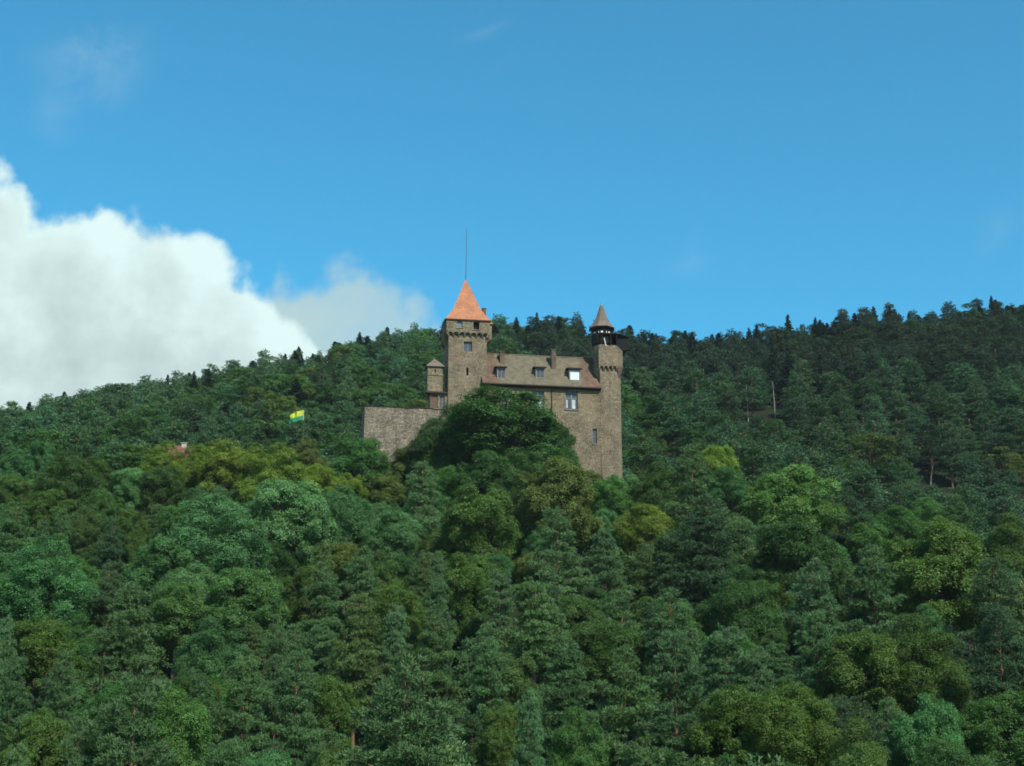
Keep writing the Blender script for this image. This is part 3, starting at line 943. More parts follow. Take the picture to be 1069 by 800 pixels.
for i in range(nseg):
    (xa, ya, za), (xb, yb_, zb_) = pp[i], pp[i + 1]
    loft(bm, [[(xa + 0.01, ya - 0.10, za + 0.004), (xa + 0.01, ya + 0.8, za + 0.004), (xa + 0.01, ya + 0.8, za + 0.13), (xa + 0.01, ya - 0.10, za + 0.10)],
              [(xb, yb_ - 0.10, zb_ + 0.004), (xb, yb_ + 0.8, zb_ + 0.004), (xb, yb_ + 0.8, zb_ + 0.13), (xb, yb_ - 0.10, zb_ + 0.10)]])
part('coping', bm, M_TRIM, cwall)

# ------------------------------------------------------------------ flag on its pole
FY = 234.0
fb = ray(317.9, 426.5) * FY
gz = float(ground(fb[0], FY))
flagpole = empty('flagpole', (float(fb[0]), FY, gz))
set_props(flagpole, 'slim flagpole with a fluttering yellow and green flag left of the castle', 'flag')
bm = bmesh.new()
hp = float(fb[2]) - gz
tube(bm, [(0, 0, 0), (0, 0, hp * 0.6), (0, 0, hp)], [0.05, 0.035, 0.025], 8)
obj_from_bm('pole', bm, M_METAL, flagpole)
m, N = new_mat('flag_cloth')
uvn = N.n('ShaderNodeAttribute', attribute_name='cloth_uv')
s = N.n('ShaderNodeSeparateXYZ', {0: uvn.outputs['Vector']})
hue = N.mix(N.step(s.outputs[1], 0.42, 0.46), (0.03, 0.30, 0.14), (0.62, 0.68, 0.06))
hue = N.mix(N.step(N.math('SUBTRACT', s.outputs[0], 0.06), -0.01, 0.01, 1.0, 0.0), hue, (0.5, 0.42, 0.30))
p = N.n('ShaderNodeBsdfPrincipled', {'Base Color': hue, 'Roughness': 0.7})
tr = N.n('ShaderNodeBsdfTranslucent', {0: hue})
finish(N, N.n('ShaderNodeMixShader', {0: 0.35, 1: p.outputs[0], 2: tr.outputs[0]}).outputs[0])
nu, nv = 26, 14
fw_, fh_ = 2.4, 1.6
bm = bmesh.new()
uvs = []
gv = []
for j in range(nv + 1):
    for i in range(nu + 1):
        u, v = i / nu, j / nv
        sag = 0.75 * u * u + 0.20 * u
        wave = 0.42 * u * math.sin(u * 8.5 + v * 1.6) + 0.12 * u * math.sin(u * 15 - v * 3)
        x = -0.05 - u * fw_ * 0.88 - 0.10 * math.sin(v * 5 + 1) * u
        z = hp - 0.25 - (1 - v) * fh_ * (1 - 0.18 * u) - sag + 0.22 * u * math.sin(u * 7.5 + 0.4 + v * 2.2)
        gv.append(bm.verts.new((x, wave - 0.25 * u, z)))
        uvs.append((u, v, 0))
for j in range(nv):
    for i in range(nu):
        a = j * (nu + 1) + i
        bm.faces.new((gv[a], gv[a + 1], gv[a + nu + 2], gv[a + nu + 1]))
fo = obj_from_bm('flag_cloth', bm, m, flagpole, smooth=True)
at = fo.data.attributes.new('cloth_uv', 'FLOAT_VECTOR', 'POINT')
at.data.foreach_set('vector', np.array(uvs, dtype=np.float32).ravel())

# ------------------------------------------------------------------ the red-roofed house behind the crest trees
HY = 243.0
hb = ray(190.5, 465.6) * HY
hg = float(ground(hb[0], HY))
house = empty('house', (float(hb[0]), HY, hg), R(12))
set_props(house, 'house with red tiled roof almost hidden behind yellow-green trees', 'house')
hh = float(hb[2]) - hg
ew = hh - 3.4
bm = bmesh.new()
box_with_openings(bm, -1.9, 1.9, -3.5, 3.5, -1.0, ew, [(-1.5, -0.5, ew - 2.2, ew - 0.8), (0.5, 1.5, ew - 2.2, ew - 0.8)], 0.25)
obj_from_bm('wall', bm, M_WALLCREAM, house)
for xw in (-1.5, 0.5):
    window(house, xw, xw + 1.0, ew - 2.2, ew - 0.8, -3.38, cols=2, rows=1)
bm = bmesh.new()
prof = [(-4.1, ew - 0.5), (0.0, hh), (4.1, ew - 0.5), (4.1, ew - 0.68), (0, hh - 0.25), (-4.1, ew - 0.68)]
loft(bm, [[(-2.2, y, z) for y, z in prof], [(2.2, y, z) for y, z in prof]])
hr = obj_from_bm('roof', bm, M_REDROOF, house)
bm = bmesh.new()
cxh = 0.25
box(bm, cxh - 0.4, cxh + 0.4, -0.35, 0.35, hh - 1.2, hh + 0.32)
box(bm, cxh - 0.5, cxh + 0.5, -0.45, 0.45, hh + 0.322, hh + 0.42)
obj_from_bm('chimney', bm, M_WALLCREAM, hr)


# ------------------------------------------------------------------ tree prototypes
def mesh_np(name, V, F, tint, mats, mat_idx=None):
    """F: (n, k) faces of equal size; tint: (len(V), 3)"""
    me = bpy.data.meshes.new(name)
    n, k = F.shape
    me.vertices.add(len(V))
    me.vertices.foreach_set('co', np.asarray(V, np.float32).ravel())
    me.loops.add(n * k)
    me.loops.foreach_set('vertex_index', np.asarray(F, np.int32).ravel())
    me.polygons.add(n)
    me.polygons.foreach_set('loop_start', np.arange(0, n * k, k, dtype=np.int32))
    if mat_idx is not None:
        me.polygons.foreach_set('material_index', np.asarray(mat_idx, np.int32))
    me.update(calc_edges=True)
    a = me.attributes.new('tint', 'FLOAT_VECTOR', 'POINT')
    a.data.foreach_set('vector', np.asarray(tint, np.float32).ravel())
    for m in mats:
        me.materials.append(m)
    return me


def unit(v):
    return v / (np.linalg.norm(v, axis=-1, keepdims=True) + 1e-9)


def basis(n):
    ref = np.where(np.abs(n[:, 2:3]) < 0.9, np.array([[0, 0, 1.0]]), np.array([[1.0, 0, 0]]))
    a = unit(np.cross(n, ref))
    return a, np.cross(n, a)


def leaf_quads(P, Nn, size, rng, aspect=0.62):
    """a folded-free pointed leaf (diamond quad) at every P facing Nn"""
    a, b = basis(Nn)
    th = rng.uniform(0, 2 * np.pi, (len(P), 1))
    d = a * np.cos(th) + b * np.sin(th)
    e = np.cross(Nn, d)
    s = size.reshape(-1, 1)
    v = np.stack([P - d * s * 0.5, P + e * s * aspect * 0.5 + d * s * 0.08, P + d * s * 0.5, P - e * s * aspect * 0.5 + d * s * 0.08], axis=1)
    return v.reshape(-1, 3)


W0, H0 = 8.0, 15.0


def broadleaf_crown(seed, n_lobes, n_clumps, n_leaves, leaf, crown_low=0.22, shape=1.0):
    rng = np.random.default_rng(seed)
    zb = H0 * crown_low
    cz = (zb + H0) / 2 + 0.3
    rv = (H0 - zb) / 2
    rh = W0 / 2
    C, Rr = [], []
    for i in range(n_lobes):
        f = (i + 0.5) / n_lobes
        zc = 1 - 1.75 * f
        th = i * 2.399963 + rng.uniform(-0.5, 0.5)
        rr = math.sqrt(max(0, 1 - zc * zc))
        k = rng.uniform(0.5, 0.98)
        wide = 1.0 + 0.12 * (-zc) * shape
        C.append((rh * rr * math.cos(th) * k * wide, rh * rr * math.sin(th) * k * wide, cz + rv * zc * k * 0.98))
        Rr.append(rh * rng.uniform(0.15, 0.36))
    C = np.array(C)
    Rr = np.array(Rr)
    cen = np.array([0, 0, cz])
    out_p, out_n, tint_k = [], [], []
    for i in range(n_lobes):
        m = int(n_clumps * (Rr[i] / (0.35 * rh)) ** 2)
        d = unit(rng.normal(size=(m * 2, 3)))
        outw = unit((C[i] - cen)[None])
        d = d[(d @ outw.T)[:, 0] > rng.uniform(-0.8, 0.1, len(d))][:m]
        p = C[i] + d * Rr[i] * rng.uniform(0.62, 1.25, (len(d), 1)) * np.array([1, 1, 0.85])
        dist = np.linalg.norm(p[:, None] - C[None], axis=2) / Rr[None]
        dist[:, i] = 9
        keep = dist.min(1) > 0.72
        out_p.append(p[keep])
        out_n.append(d[keep])
        tint_k.append(np.full(keep.sum(), rng.uniform(0.85, 1.15)))
    P = np.concatenate(out_p)
    D = np.concatenate(out_n)
    K = np.concatenate(tint_k) * rng.uniform(0.78, 1.22, len(P))
    # leaves in flat sprays round each clump centre
    n = unit(D * 0.7 + np.array([0, 0, 0.55]) + rng.normal(size=D.shape) * 0.28)
    idx = np.repeat(np.arange(len(P)), n_leaves)
    a, b = basis(n)
    rad = np.sqrt(rng.uniform(0, 1, len(idx))) * rng.uniform(0.28, 0.62, len(P))[idx]
    th = rng.uniform(0, 2 * np.pi, len(idx))
    pos = P[idx] + a[idx] * (rad * np.cos(th))[:, None] + b[idx] * (rad * np.sin(th))[:, None] + n[idx] * rng.normal(0, 0.09, len(idx))[:, None]
    pos[:, 2] -= 0.25 * rad
    nn = unit(n[idx] + rng.normal(size=pos.shape) * 0.33)
    size = rng.uniform(0.7, 1.3, len(idx)) * leaf
    V = leaf_quads(pos, nn, size, rng)
    F = np.arange(len(V)).reshape(-1, 4)
    t = np.zeros((len(idx), 3))
    t[:, 0] = K[idx] * rng.uniform(0.8, 1.2, len(idx))
    t[:, 1] = rng.uniform(0, 0.5, len(idx)) ** 1.5
    return V, F, np.repeat(t, 4, axis=0), C


def tube_np(pts, radii, n=7):
    pts = np.array(pts, float)
    V, F = [], []
    for i, p in enumerate(pts):
        t = pts[min(i + 1, len(pts) - 1)] - pts[max(i - 1, 0)]
        t = unit(t[None])
        a, b = basis(t)
        th = 2 * np.pi * np.arange(n) / n
        V.append(p + radii[i] * (np.cos(th)[:, None] * a + np.sin(th)[:, None] * b))
    for i in range(len(pts) - 1):
        for k in range(n):
            F.append((i * n + k, i * n + (k + 1) % n, (i + 1) * n + (k + 1) % n, (i + 1) * n + k))
    return np.concatenate(V), np.array(F)


def merge(parts):
    V, F, o = [], [], 0
    for v, f in parts:
        V.append(v)
        F.append(f + o)
        o += len(v)
    return np.concatenate(V), np.concatenate(F)


def broadleaf_trunk(C, seed, r=0.28):
    rng = np.random.default_rng(seed + 99)
    top = np.array([rng.uniform(-0.4, 0.4), rng.uniform(-0.4, 0.4), H0 * 0.72])
    parts = [tube_np([(0, 0, -0.8), (0.03, 0, 1.2), (top[0] * 0.3, top[1] * 0.3, H0 * 0.3), tuple(top)], [r * 1.35, r, r * 0.78, r * 0.25], 8)]
    for c in C[:: max(1, len(C) // 11)]:
        z0 = min(H0 * 0.62, max(H0 * 0.22, c[2] - 3.0))
        s = np.array([top[0] * z0 / top[2], top[1] * z0 / top[2], z0])
        mid = (s + c) / 2 + np.array([0, 0, -0.3])
        parts.append(tube_np([s, mid, c], [r * 0.42, r * 0.26, r * 0.1], 5))
    return merge(parts)


def pine_tree_mesh(seed, needle_len, needle_w, n_needle, tuft_step, whorl=0.62, crown_low=0.30, n_br=5, cone=0.0, limb_n=5, max_r=0.5):
    """Scots pine: layered, slightly rising branches with cushions of needle tufts"""
    rng = np.random.default_rng(seed)
    zb = H0 * crown_low
    lean = rng.normal(0, 0.25, 2)
    wood = [tube_np([(0, 0, -0.8), (0.02, 0, 2), (lean[0] * 0.6, lean[1] * 0.6, H0 * 0.55), (lean[0], lean[1], H0 * 0.97)], [0.25, 0.2, 0.14, 0.03], 8)]
    tp, ta, tk = [], [], []
    z = zb
    tops = []
    while z < H0 - 0.35:
        f = (z - zb) / (H0 - zb)
        base = W0 * max_r * ((1 - f) ** (0.50 + 0.4 * cone)) * min(1.0, 0.62 + f * 2.4) + 0.22
        nb = n_br + rng.integers(-1, 2)
        ph = rng.uniform(0, 6.28)
        for k in range(nb):
            th = ph + 6.283 * k / nb + rng.uniform(-0.4, 0.4)
            Lb = base * rng.uniform(0.48, 1.2)
            if rng.random() < 0.1:
                continue
            el_ = R(rng.uniform(2, 28)) + R(28) * f
            d = np.array([math.cos(th), math.sin(th), 0.0])
            o = np.array([lean[0] * z / H0, lean[1] * z / H0, z + rng.uniform(-0.5, 0.5) * (1 - f)])
            ts = np.linspace(0, 1, 5)
            curve = o + d * (Lb * ts * math.cos(el_))[:, None] + np.array([0, 0, 1.0]) * (Lb * (math.sin(el_) * ts - 0.30 * ts ** 2 * (1 - f) + 0.16 * ts ** 3))[:, None]
            if limb_n:
                wood.append(tube_np(curve[[0, 2, 4]], [0.055 * (1.2 - f), 0.04 * (1.2 - f), 0.012], 4))
            side = np.array([-d[1], d[0], 0])
            kb = rng.uniform(0.82, 1.18)
            spots = [0.92] + ([0.62] if Lb > 1.3 else []) + ([0.38] if Lb > 2.5 else [])
            for t in spots:
                q = np.array([np.interp(t, ts, curve[:, i]) for i in range(3)])
                for lat in ((-1, 1) if (t < 0.9 or Lb > 2.2) else (0,)):
                    c = q + side * lat * (0.26 * Lb * (1.2 - t) + 0.18) * rng.uniform(0.7, 1.3) + rng.normal(0, 0.1, 3)
                    r_ = (0.34 + 0.12 * Lb * (1.35 - t)) * rng.uniform(0.8, 1.2)
                    m = max(5, int(r_ * r_ * 6.28 / tuft_step ** 2))
                    dd = unit(rng.normal(size=(m, 3)))
                    dd[:, 2] = np.abs(dd[:, 2]) * 1.0 - 0.18
                    pts = c + dd * r_ * np.array([1, 1, 0.6])
                    tp.append(pts)
                    ta.append(unit(dd * 0.75 + np.array([0, 0, 0.5]) + d * 0.25))
                    tk.append(np.full(m, kb) * rng.uniform(0.85, 1.15, m))
        z += whorl * rng.uniform(0.8, 1.2) * (1.0 - 0.35 * f)
    tp, ta, tk = np.concatenate(tp), np.concatenate(ta), np.concatenate(tk)
    idx = np.repeat(np.arange(len(tp)), n_needle)
    d = unit(ta[idx] * 0.85 + unit(rng.normal(size=(len(idx), 3))) * 0.95)
    ln = needle_len * rng.uniform(0.7, 1.25, len(idx))
    st = tp[idx] + rng.normal(0, 0.04, (len(idx), 3))
    w = unit(np.cross(d, ta[idx] + rng.normal(size=d.shape) * 0.35)) * needle_w * 0.5
    V = np.stack([st - w * 0.7, st + d * (ln * 0.55)[:, None] - w, st + d * ln[:, None], st + d * (ln * 0.55)[:, None] + w], axis=1).reshape(-1, 3)
    F = np.arange(len(V)).reshape(-1, 4)
    t = np.zeros((len(idx), 3))
    t[:, 0] = tk[idx] * rng.uniform(0.8, 1.2, len(idx))
    t[:, 1] = rng.uniform(0, 0.35, len(idx)) ** 1.6
    return V, F, np.repeat(t, 4, axis=0), merge(wood)


def spruce_mesh(seed, spread=0.30, gaps=0.12, blades=1.0):
    """slim conical spruce with drooping flat sprays"""
    rng = np.random.default_rng(seed)
    P, N_, S, K = [], [], [], []
    z = H0 * 0.14
    wood = [tube_np([(0, 0, -0.8), (0, 0, H0 * 0.5), (0, 0, H0)], [0.22, 0.13, 0.015], 7)]
    while z < H0 - 0.1:
        f = (z - H0 * 0.14) / (H0 * 0.86)
        base = W0 * spread * (1 - f) ** 0.72 + 0.15
        nb = 7 if f < 0.8 else 5
        ph = rng.uniform(0, 6.28)
        for k in range(nb):
            if rng.random() < gaps:
                continue
            th = ph + 6.283 * k / nb + rng.uniform(-0.3, 0.3)
            Lb = base * rng.uniform(0.6, 1.15)
            d = np.array([math.cos(th), math.sin(th), 0])
            side = np.array([-d[1], d[0], 0])
            m = max(4, int(26 * Lb * blades))
            t = rng.uniform(0.1, 1.0, m)
            lat = rng.uniform(-1, 1, m) * 0.42 * Lb * (1.08 - t)
            zz = z + Lb * (-0.32 * t + 0.20 * t * t) - 0.25 * np.abs(lat) + rng.normal(0, 0.06, m)
            p = d * (Lb * t)[:, None] + side * lat[:, None]
            p[:, 2] = zz
            P.append(p)
            N_.append(unit(np.array([0, 0, 1.0]) + d * 0.35 + rng.normal(size=(m, 3)) * 0.45))
            S.append(rng.uniform(0.28, 0.55, m))
            K.append(np.full(m, rng.uniform(0.75, 1.2)) * rng.uniform(0.85, 1.15, m))
        z += 0.42 * rng.uniform(0.8, 1.2) * (1 - 0.3 * f)
    P, N_, S, K = np.concatenate(P), np.concatenate(N_), np.concatenate(S), np.concatenate(K)
    V = leaf_quads(P, N_, S, rng, 0.38)
    F = np.arange(len(V)).reshape(-1, 4)
    t = np.zeros((len(P), 3))
    t[:, 0] = K
    t[:, 1] = rng.uniform(0, 0.25, len(P)) ** 1.6
    return V, F, np.repeat(t, 4, axis=0), merge(wood)


def joined(name, V, F, t, wood, leafmat, woodmat):
    wv, wf = wood
    VV = np.concatenate([V, wv])
    FF = np.concatenate([F, wf + len(V)])
    tt = np.concatenate([t, np.ones((len(wv), 3))])
    mi = np.concatenate([np.zeros(len(F)), np.ones(len(wf))])
    return mesh_np(name, VV, FF, tt, [leafmat, woodmat], mi)


NEAR = {'leafy': [], 'pine': [], 'spruce': []}
FAR = {'leafy': [], 'pine': [], 'spruce': []}
FAR_RAW = {'leafy': [], 'pine': [], 'spruce': []}
for i in range(6):
    V, F, t, C = broadleaf_crown(10 + i, 46 + 6 * (i % 3), 125, 30, 0.165 if i < 3 else 0.145, 0.16 + 0.03 * (i % 3), shape=0.5 + 0.4 * (i % 3))
    crown = mesh_np('leafy_crown', V, F, t, [M_LEAF])
    wv, wf = broadleaf_trunk(C, i)
    NEAR['leafy'].append((crown, mesh_np('leafy_trunk', wv, wf, np.ones((len(wv), 3)), [M_BARK])))
for i in range(6):
    V, F, t, wood = pine_tree_mesh(40 + i, 0.30, 0.045, 12, 0.29, 0.36, 0.14 + 0.05 * (i % 3), 2, cone=0.25 * (i % 2), max_r=0.47)
    crown = mesh_np('pine_crown', V, F, t, [M_NEEDLE])
    NEAR['pine'].append((crown, mesh_np('pine_trunk', *wood, np.ones((len(wood[0]), 3)), [M_PINEBARK])))
for i in range(5):
    V, F, t, C = broadleaf_crown(70 + i, 30, 60, 18, 0.25, 0.16)
    raw = (V, F, t, broadleaf_trunk(C, i + 20))
    FAR_RAW['leafy'].append(raw)
    FAR['leafy'].append(joined('leafy_tree', *raw, M_LEAF, M_BARK))
for i in range(6):
    raw = pine_tree_mesh(90 + i, 0.38, 0.10, 8, 0.44, 0.40, 0.16, 2, cone=0.15 * (i % 2), max_r=0.48)
    FAR_RAW['pine'].append(raw)
    FAR['pine'].append(joined('pine_tree', *raw, M_NEEDLE, M_PINEBARK))
for i in range(4):
    raw = spruce_mesh(120 + i, 0.36 + 0.03 * i, 0.10 + 0.05 * (i % 2), 1.5)
    FAR_RAW['spruce'].append(raw)
    FAR['spruce'].append(joined('spruce_tree', *raw, M_NEEDLE, M_BARK))

print('QUADS', {k: [len(m[0].polygons) for m in v] for k, v in NEAR.items()}, {k: [len(m.polygons) for m in v] for k, v in FAR.items()})
# ------------------------------------------------------------------ where the trees stand
COL = {
    'teal': (0.058, 0.132, 0.056), 'ltteal': (0.090, 0.172, 0.085), 'yellow': (0.130, 0.175, 0.034), 'olive': (0.066, 0.105, 0.028), 'dull': (0.054, 0.092, 0.032),
    'green': (0.058, 0.124, 0.040), 'bright': (0.082, 0.152, 0.055), 'dark': (0.043, 0.090, 0.032), 'rust': (0.080, 0.105, 0.034),
    'pgreen': (0.064, 0.116, 0.050), 'pteal': (0.065, 0.120, 0.060), 'pdark': (0.042, 0.078, 0.040), 'polive': (0.074, 0.112, 0.042),
}
WORD = {'teal': 'blue-green', 'ltteal': 'pale blue-green', 'yellow': 'yellow-green', 'olive': 'olive', 'dull': 'dull olive-brown', 'green': 'mid-green', 'bright': 'bright green',
        'dark': 'dark green', 'rust': 'rusty olive', 'pgreen': 'green', 'pteal': 'bluish', 'pdark': 'dark', 'polive': 'olive-tinged'}
L_, P_, S_ = 'leafy', 'pine', 'spruce'
hand = [  # photo pixel of the tree top, crown width in photo pixels, kind, colour
    (40, 459, 40, L_, 'teal'), (15, 470, 38, L_, 'teal'), (74, 472, 54, L_, 'dull'), (99, 477, 36, L_, 'olive'), (38, 492, 26, L_, 'bright'), (12, 494, 38, L_, 'olive'),
    (105, 512, 30, L_, 'green'), (139, 487, 38, L_, 'ltteal'), (172, 464, 40, L_, 'yellow'), (209, 465, 38, L_, 'yellow'), (191, 474, 30, L_, 'yellow'), (238, 462, 52, L_, 'yellow'), (266, 471, 44, L_, 'yellow'),
    (172, 485, 48, L_, 'dull'), (20, 527, 60, P_, 'pgreen'), (66, 532, 34, P_, 'pgreen'), (52, 508, 42, L_, 'olive'), (86, 531, 36, L_, 'dull'), (117, 544, 40, P_, 'pdark'),
    (138, 543, 28, L_, 'olive'), (226, 517, 84, L_, 'ltteal'), (262, 526, 46, L_, 'teal'), (170, 557, 70, L_, 'teal'), (45, 565, 86, L_, 'teal'), (60, 590, 62, L_, 'dark'), (9, 605, 42, L_, 'yellow'),
    (200, 590, 62, L_, 'ltteal'), (256, 588, 72, L_, 'bright'), (115, 590, 44, P_, 'pdark'), (133, 612, 92, P_, 'pgreen'), (186, 608, 62, L_, 'bright'),
    (290, 467, 66, L_, 'yellow'), (318, 459, 42, L_, 'rust'), (374, 457, 56, L_, 'green'), (333, 484, 48, L_, 'yellow'), (368, 494, 34, L_, 'yellow'), (300, 496, 80, L_, 'ltteal'),
    (353, 508, 60, L_, 'teal'), (397, 492, 38, L_, 'rust'), (441, 484, 60, P_, 'pteal'), (447, 510, 46, L_, 'teal'), (412, 532, 52, L_, 'ltteal'), (500, 507, 78, L_, 'olive'),
    (424, 469, 40, L_, 'rust'), (380, 575, 48, P_, 'pteal'), (340, 590, 62, P_, 'pgreen'), (440, 580, 42, P_, 'polive'), (458, 606, 42, P_, 'pteal'), (522, 598, 50, P_, 'pteal'),
    (283, 560, 48, L_, 'dark'), (412, 610, 60, L_, 'olive'),
    (577, 482, 78, L_, 'rust'), (542, 499, 26, L_, 'olive'), (649, 495, 42, L_, 'ltteal'), (672, 525, 50, L_, 'yellow'), (692, 486, 52, L_, 'dull'), (722, 467, 68, P_, 'pgreen'),
    (748, 466, 50, L_, 'yellow'), (738, 520, 82, P_, 'pdark'), (585, 535, 76, P_, 'pteal'), (632, 556, 60, P_, 'pteal'), (703, 558, 62, P_, 'pdark'), (631, 528, 34, L_, 'teal'),
    (775, 596, 72, L_, 'dark'), (700, 622, 76, P_, 'pteal'), (772, 543, 62, P_, 'pgreen'), (760, 490, 44, L_, 'teal'),
    (822, 482, 76, L_, 'bright'), (886, 511, 50, P_, 'pdark'), (935, 527, 44, L_, 'green'), (967, 520, 44, L_, 'bright'), (995, 517, 48, P_, 'pgreen'), (972, 547, 98, L_, 'olive'),
    (1056, 540, 66, L_, 'olive'), (830, 545, 80, L_, 'dark'), (850, 590, 80, P_, 'pteal'), (910, 572, 88, P_, 'pteal'), (1036, 585, 82, P_, 'pdark'), (790, 550, 52, P_, 'pteal'),
    (800, 602, 52, L_, 'olive'), (905, 546, 44, L_, 'green'),
    (45, 640, 72, L_, 'olive'), (80, 642, 46, L_, 'green'), (4, 648, 44, P_, 'pteal'), (12, 690, 64, P_, 'pteal'), (70, 680, 54, P_, 'pgreen'), (145, 714, 122, P_, 'pgreen'),
    (222, 650, 62, L_, 'teal'), (256, 690, 76, P_, 'pgreen'), (245, 778, 76, P_, 'pgreen'), (40, 745, 66, L_, 'olive'), (86, 755, 64, P_, 'pteal'), (20, 780, 60, P_, 'pgreen'),
    (291, 645, 44, P_, 'pteal'), (311, 682, 76, P_, 'pgreen'), (372, 625, 74, P_, 'polive'), (415, 637, 46, P_, 'pteal'), (420, 690, 150, P_, 'pgreen'), (456, 640, 66, P_, 'pgreen'),
    (512, 670, 66, P_, 'pgreen'), (342, 700, 54, L_, 'olive'), (526, 728, 46, L_, 'olive'), (345, 776, 56, L_, 'dull'),
    (556, 612, 84, P_, 'pgreen'), (590, 675, 84, P_, 'pgreen'), (652, 680, 96, P_, 'pgreen'), (702, 660, 90, P_, 'pteal'), (760, 660, 84, P_, 'pteal'), (630, 645, 72, L_, 'dull'),
    (765, 720, 80, L_, 'olive'), (600, 745, 64, L_, 'green'), (538, 682, 54, L_, 'dull'), (555, 727, 54, P_, 'pteal'),
    (818, 716, 86, L_, 'olive'), (902, 652, 86, L_, 'olive'), (958, 648, 88, L_, 'olive'), (1040, 640, 92, P_, 'pdark'), (1046, 716, 84, L_, 'green'), (1052, 676, 34, L_, 'bright'), (985, 768, 76, L_, 'dark'),
    (790, 680, 64, P_, 'pteal'), (850, 640, 74, P_, 'pgreen'), (900, 786, 66, L_, 'olive'),
    (614, 494, 40, L_, 'rust'), (634, 498, 46, L_, 'green'), (655, 500, 40, L_, 'ltteal'),
    (506, 474, 58, L_, 'dark'), (548, 472, 54, L_, 'dark'), (470, 486, 46, L_, 'green'),
    (523, 411, 124, L_, 'dark'), (458, 443, 60, L_, 'dark'), (584, 446, 36, L_, 'dark'), (574, 437, 48, L_, 'dark'), (478, 428, 62, L_, 'dark'),
]
trees = []      # dict(x, y, z, W, H, kind, col, near, hand)


def clamp(v, a, b):
    return max(a, min(b, v))


for i, (px, row, wpx, kind, colr) in enumerate(hand):
    v = ray(px, row)
    dr = random.Random(1000 + i)
    castle_tree = i >= len(hand) - 5
    best = None
    for d in np.arange(70, 236, 0.5):
        f = d * math.cos(PITCH) + d * v[2] * math.sin(PITCH)
        Wm = wpx * f / FPX
        if kind == P_:
            Hm = clamp(Wm * 2.1, 11.5, 18)
        else:
            Hm = clamp(Wm * 1.8, 9.5, 17)
        if castle_tree:
            Hm = clamp(Wm * 1.25, 9.0, 19.5)
        g = float(ground(v[0] * d, d))
        err = abs(d * v[2] - Hm - g)
        if castle_tree and d < 205:
            continue
        if best is None or err < best[0]:
            best = (err, d, Wm, Hm, g)
    err, d, Wm, Hm, g = best
    Hm = d * v[2] - g            # reach the ground exactly
    trees.append(dict(x=v[0] * d, y=d, z=g, W=Wm * 1.12, H=max(Hm, 6.0), kind=kind, col=COL[colr], cname=colr, near=True, hand=True, px=px, row=row, castle=castle_tree))

# the crest of the nearer wood as the photograph shows it: fillers stay below
env_x = np.array([-200, 0, 60, 120, 180, 260, 330, 380, 400, 480, 560, 600, 660, 700, 750, 790, 850, 900, 960, 1069, 1300])
env_y = np.array([475, 474, 476, 486, 474, 474, 474, 470, 486, 500, 505, 500, 505, 490, 482, 492, 508, 525, 532, 548, 560])
guard = []
for t in trees:
    f = project(t['x'], t['y'], t['z'] + t['H'])[2]
    hpx = t['H'] * FPX * math.cos(PITCH) / f
    guard.append((t['px'], t['row'], t['W'] * FPX / f / 2, hpx * (0.62 if t['castle'] else 0.52), t['y']))
rng = np.random.default_rng(11)
occ = [(t['x'], t['y'], t['W']) for t in trees]
for _ in range(9000):
    y = rng.uniform(72, 228)
    x = rng.uniform(-0.40, 0.40) * y
    kind = P_ if rng.random() < (0.62 if y < 150 else 0.30) else L_
    Hm = rng.uniform(10, 15)
    Wm = Hm * rng.uniform(0.42, 0.55)
    if any((x - a) ** 2 + (y - b) ** 2 < (0.42 * (w + Wm)) ** 2 for a, b, w in occ):
        continue
    g = float(ground(x, y))
    px, row, f = project(x, y, g + Hm)
    lim = np.interp(px, env_x, env_y)
    if row < lim + 10:
        Hn = 0
        for q in np.arange(Hm, 4.0, -0.5):
            if project(x, y, g + q)[1] >= lim + 12:
                Hn = q
                break
        if Hn < 6:
            continue
        Wm *= max(0.75, Hn / Hm)
        Hm = Hn
    px, row, f = project(x, y, g + Hm)
    wpx = Wm * FPX / f / 2
    low = max([gr + gh for (gp_, gr, gw, gh, gy) in guard if gy > y - 2 and abs(gp_ - px) < gw * 0.8 + wpx * 0.7 and row < gr + gh] or [0])
    if low:
        Hn = Hm - (low - row) * f / FPX
        if Hn < 4.5:
            continue
        Wm *= max(0.7, Hn / Hm)
        Hm = Hn
        px, row, f = project(x, y, g + Hm)
    if kind == P_:
        cn = rng.choice(['pgreen', 'pteal', 'pdark', 'polive'], p=[0.4, 0.25, 0.25, 0.1])
    else:
        cn = rng.choice(['green', 'olive', 'dark', 'teal', 'dull', 'rust'], p=[0.25, 0.2, 0.2, 0.15, 0.15, 0.05])
    occ.append((x, y, Wm))
    trees.append(dict(x=x, y=y, z=g, W=Wm, H=Hm, kind=kind, col=COL[cn], cname=cn, near=True, hand=False, px=px, row=row, castle=False))

# the wooded hill behind the castle
HILLCOL = {'pine': [('pgreen', (0.058, 0.110, 0.054)), ('pteal', (0.056, 0.115, 0.066)), ('pdark', (0.042, 0.080, 0.046))],
           'leafy': [('green', (0.052, 0.102, 0.036)), ('olive', (0.075, 0.100, 0.030)), ('dark', (0.036, 0.075, 0.034))],
           'spruce': [('pdark', (0.018, 0.034, 0.026))]}
occ2 = {}


def near2(x, y, r):
    i, j = int(x // 8), int(y // 8)
    for a in (i - 1, i, i + 1):
        for b in (j - 1, j, j + 1):
            for (qx, qy) in occ2.get((a, b), ()):
                if (x - qx) ** 2 + (y - qy) ** 2 < r * r:
                    return True
    return False


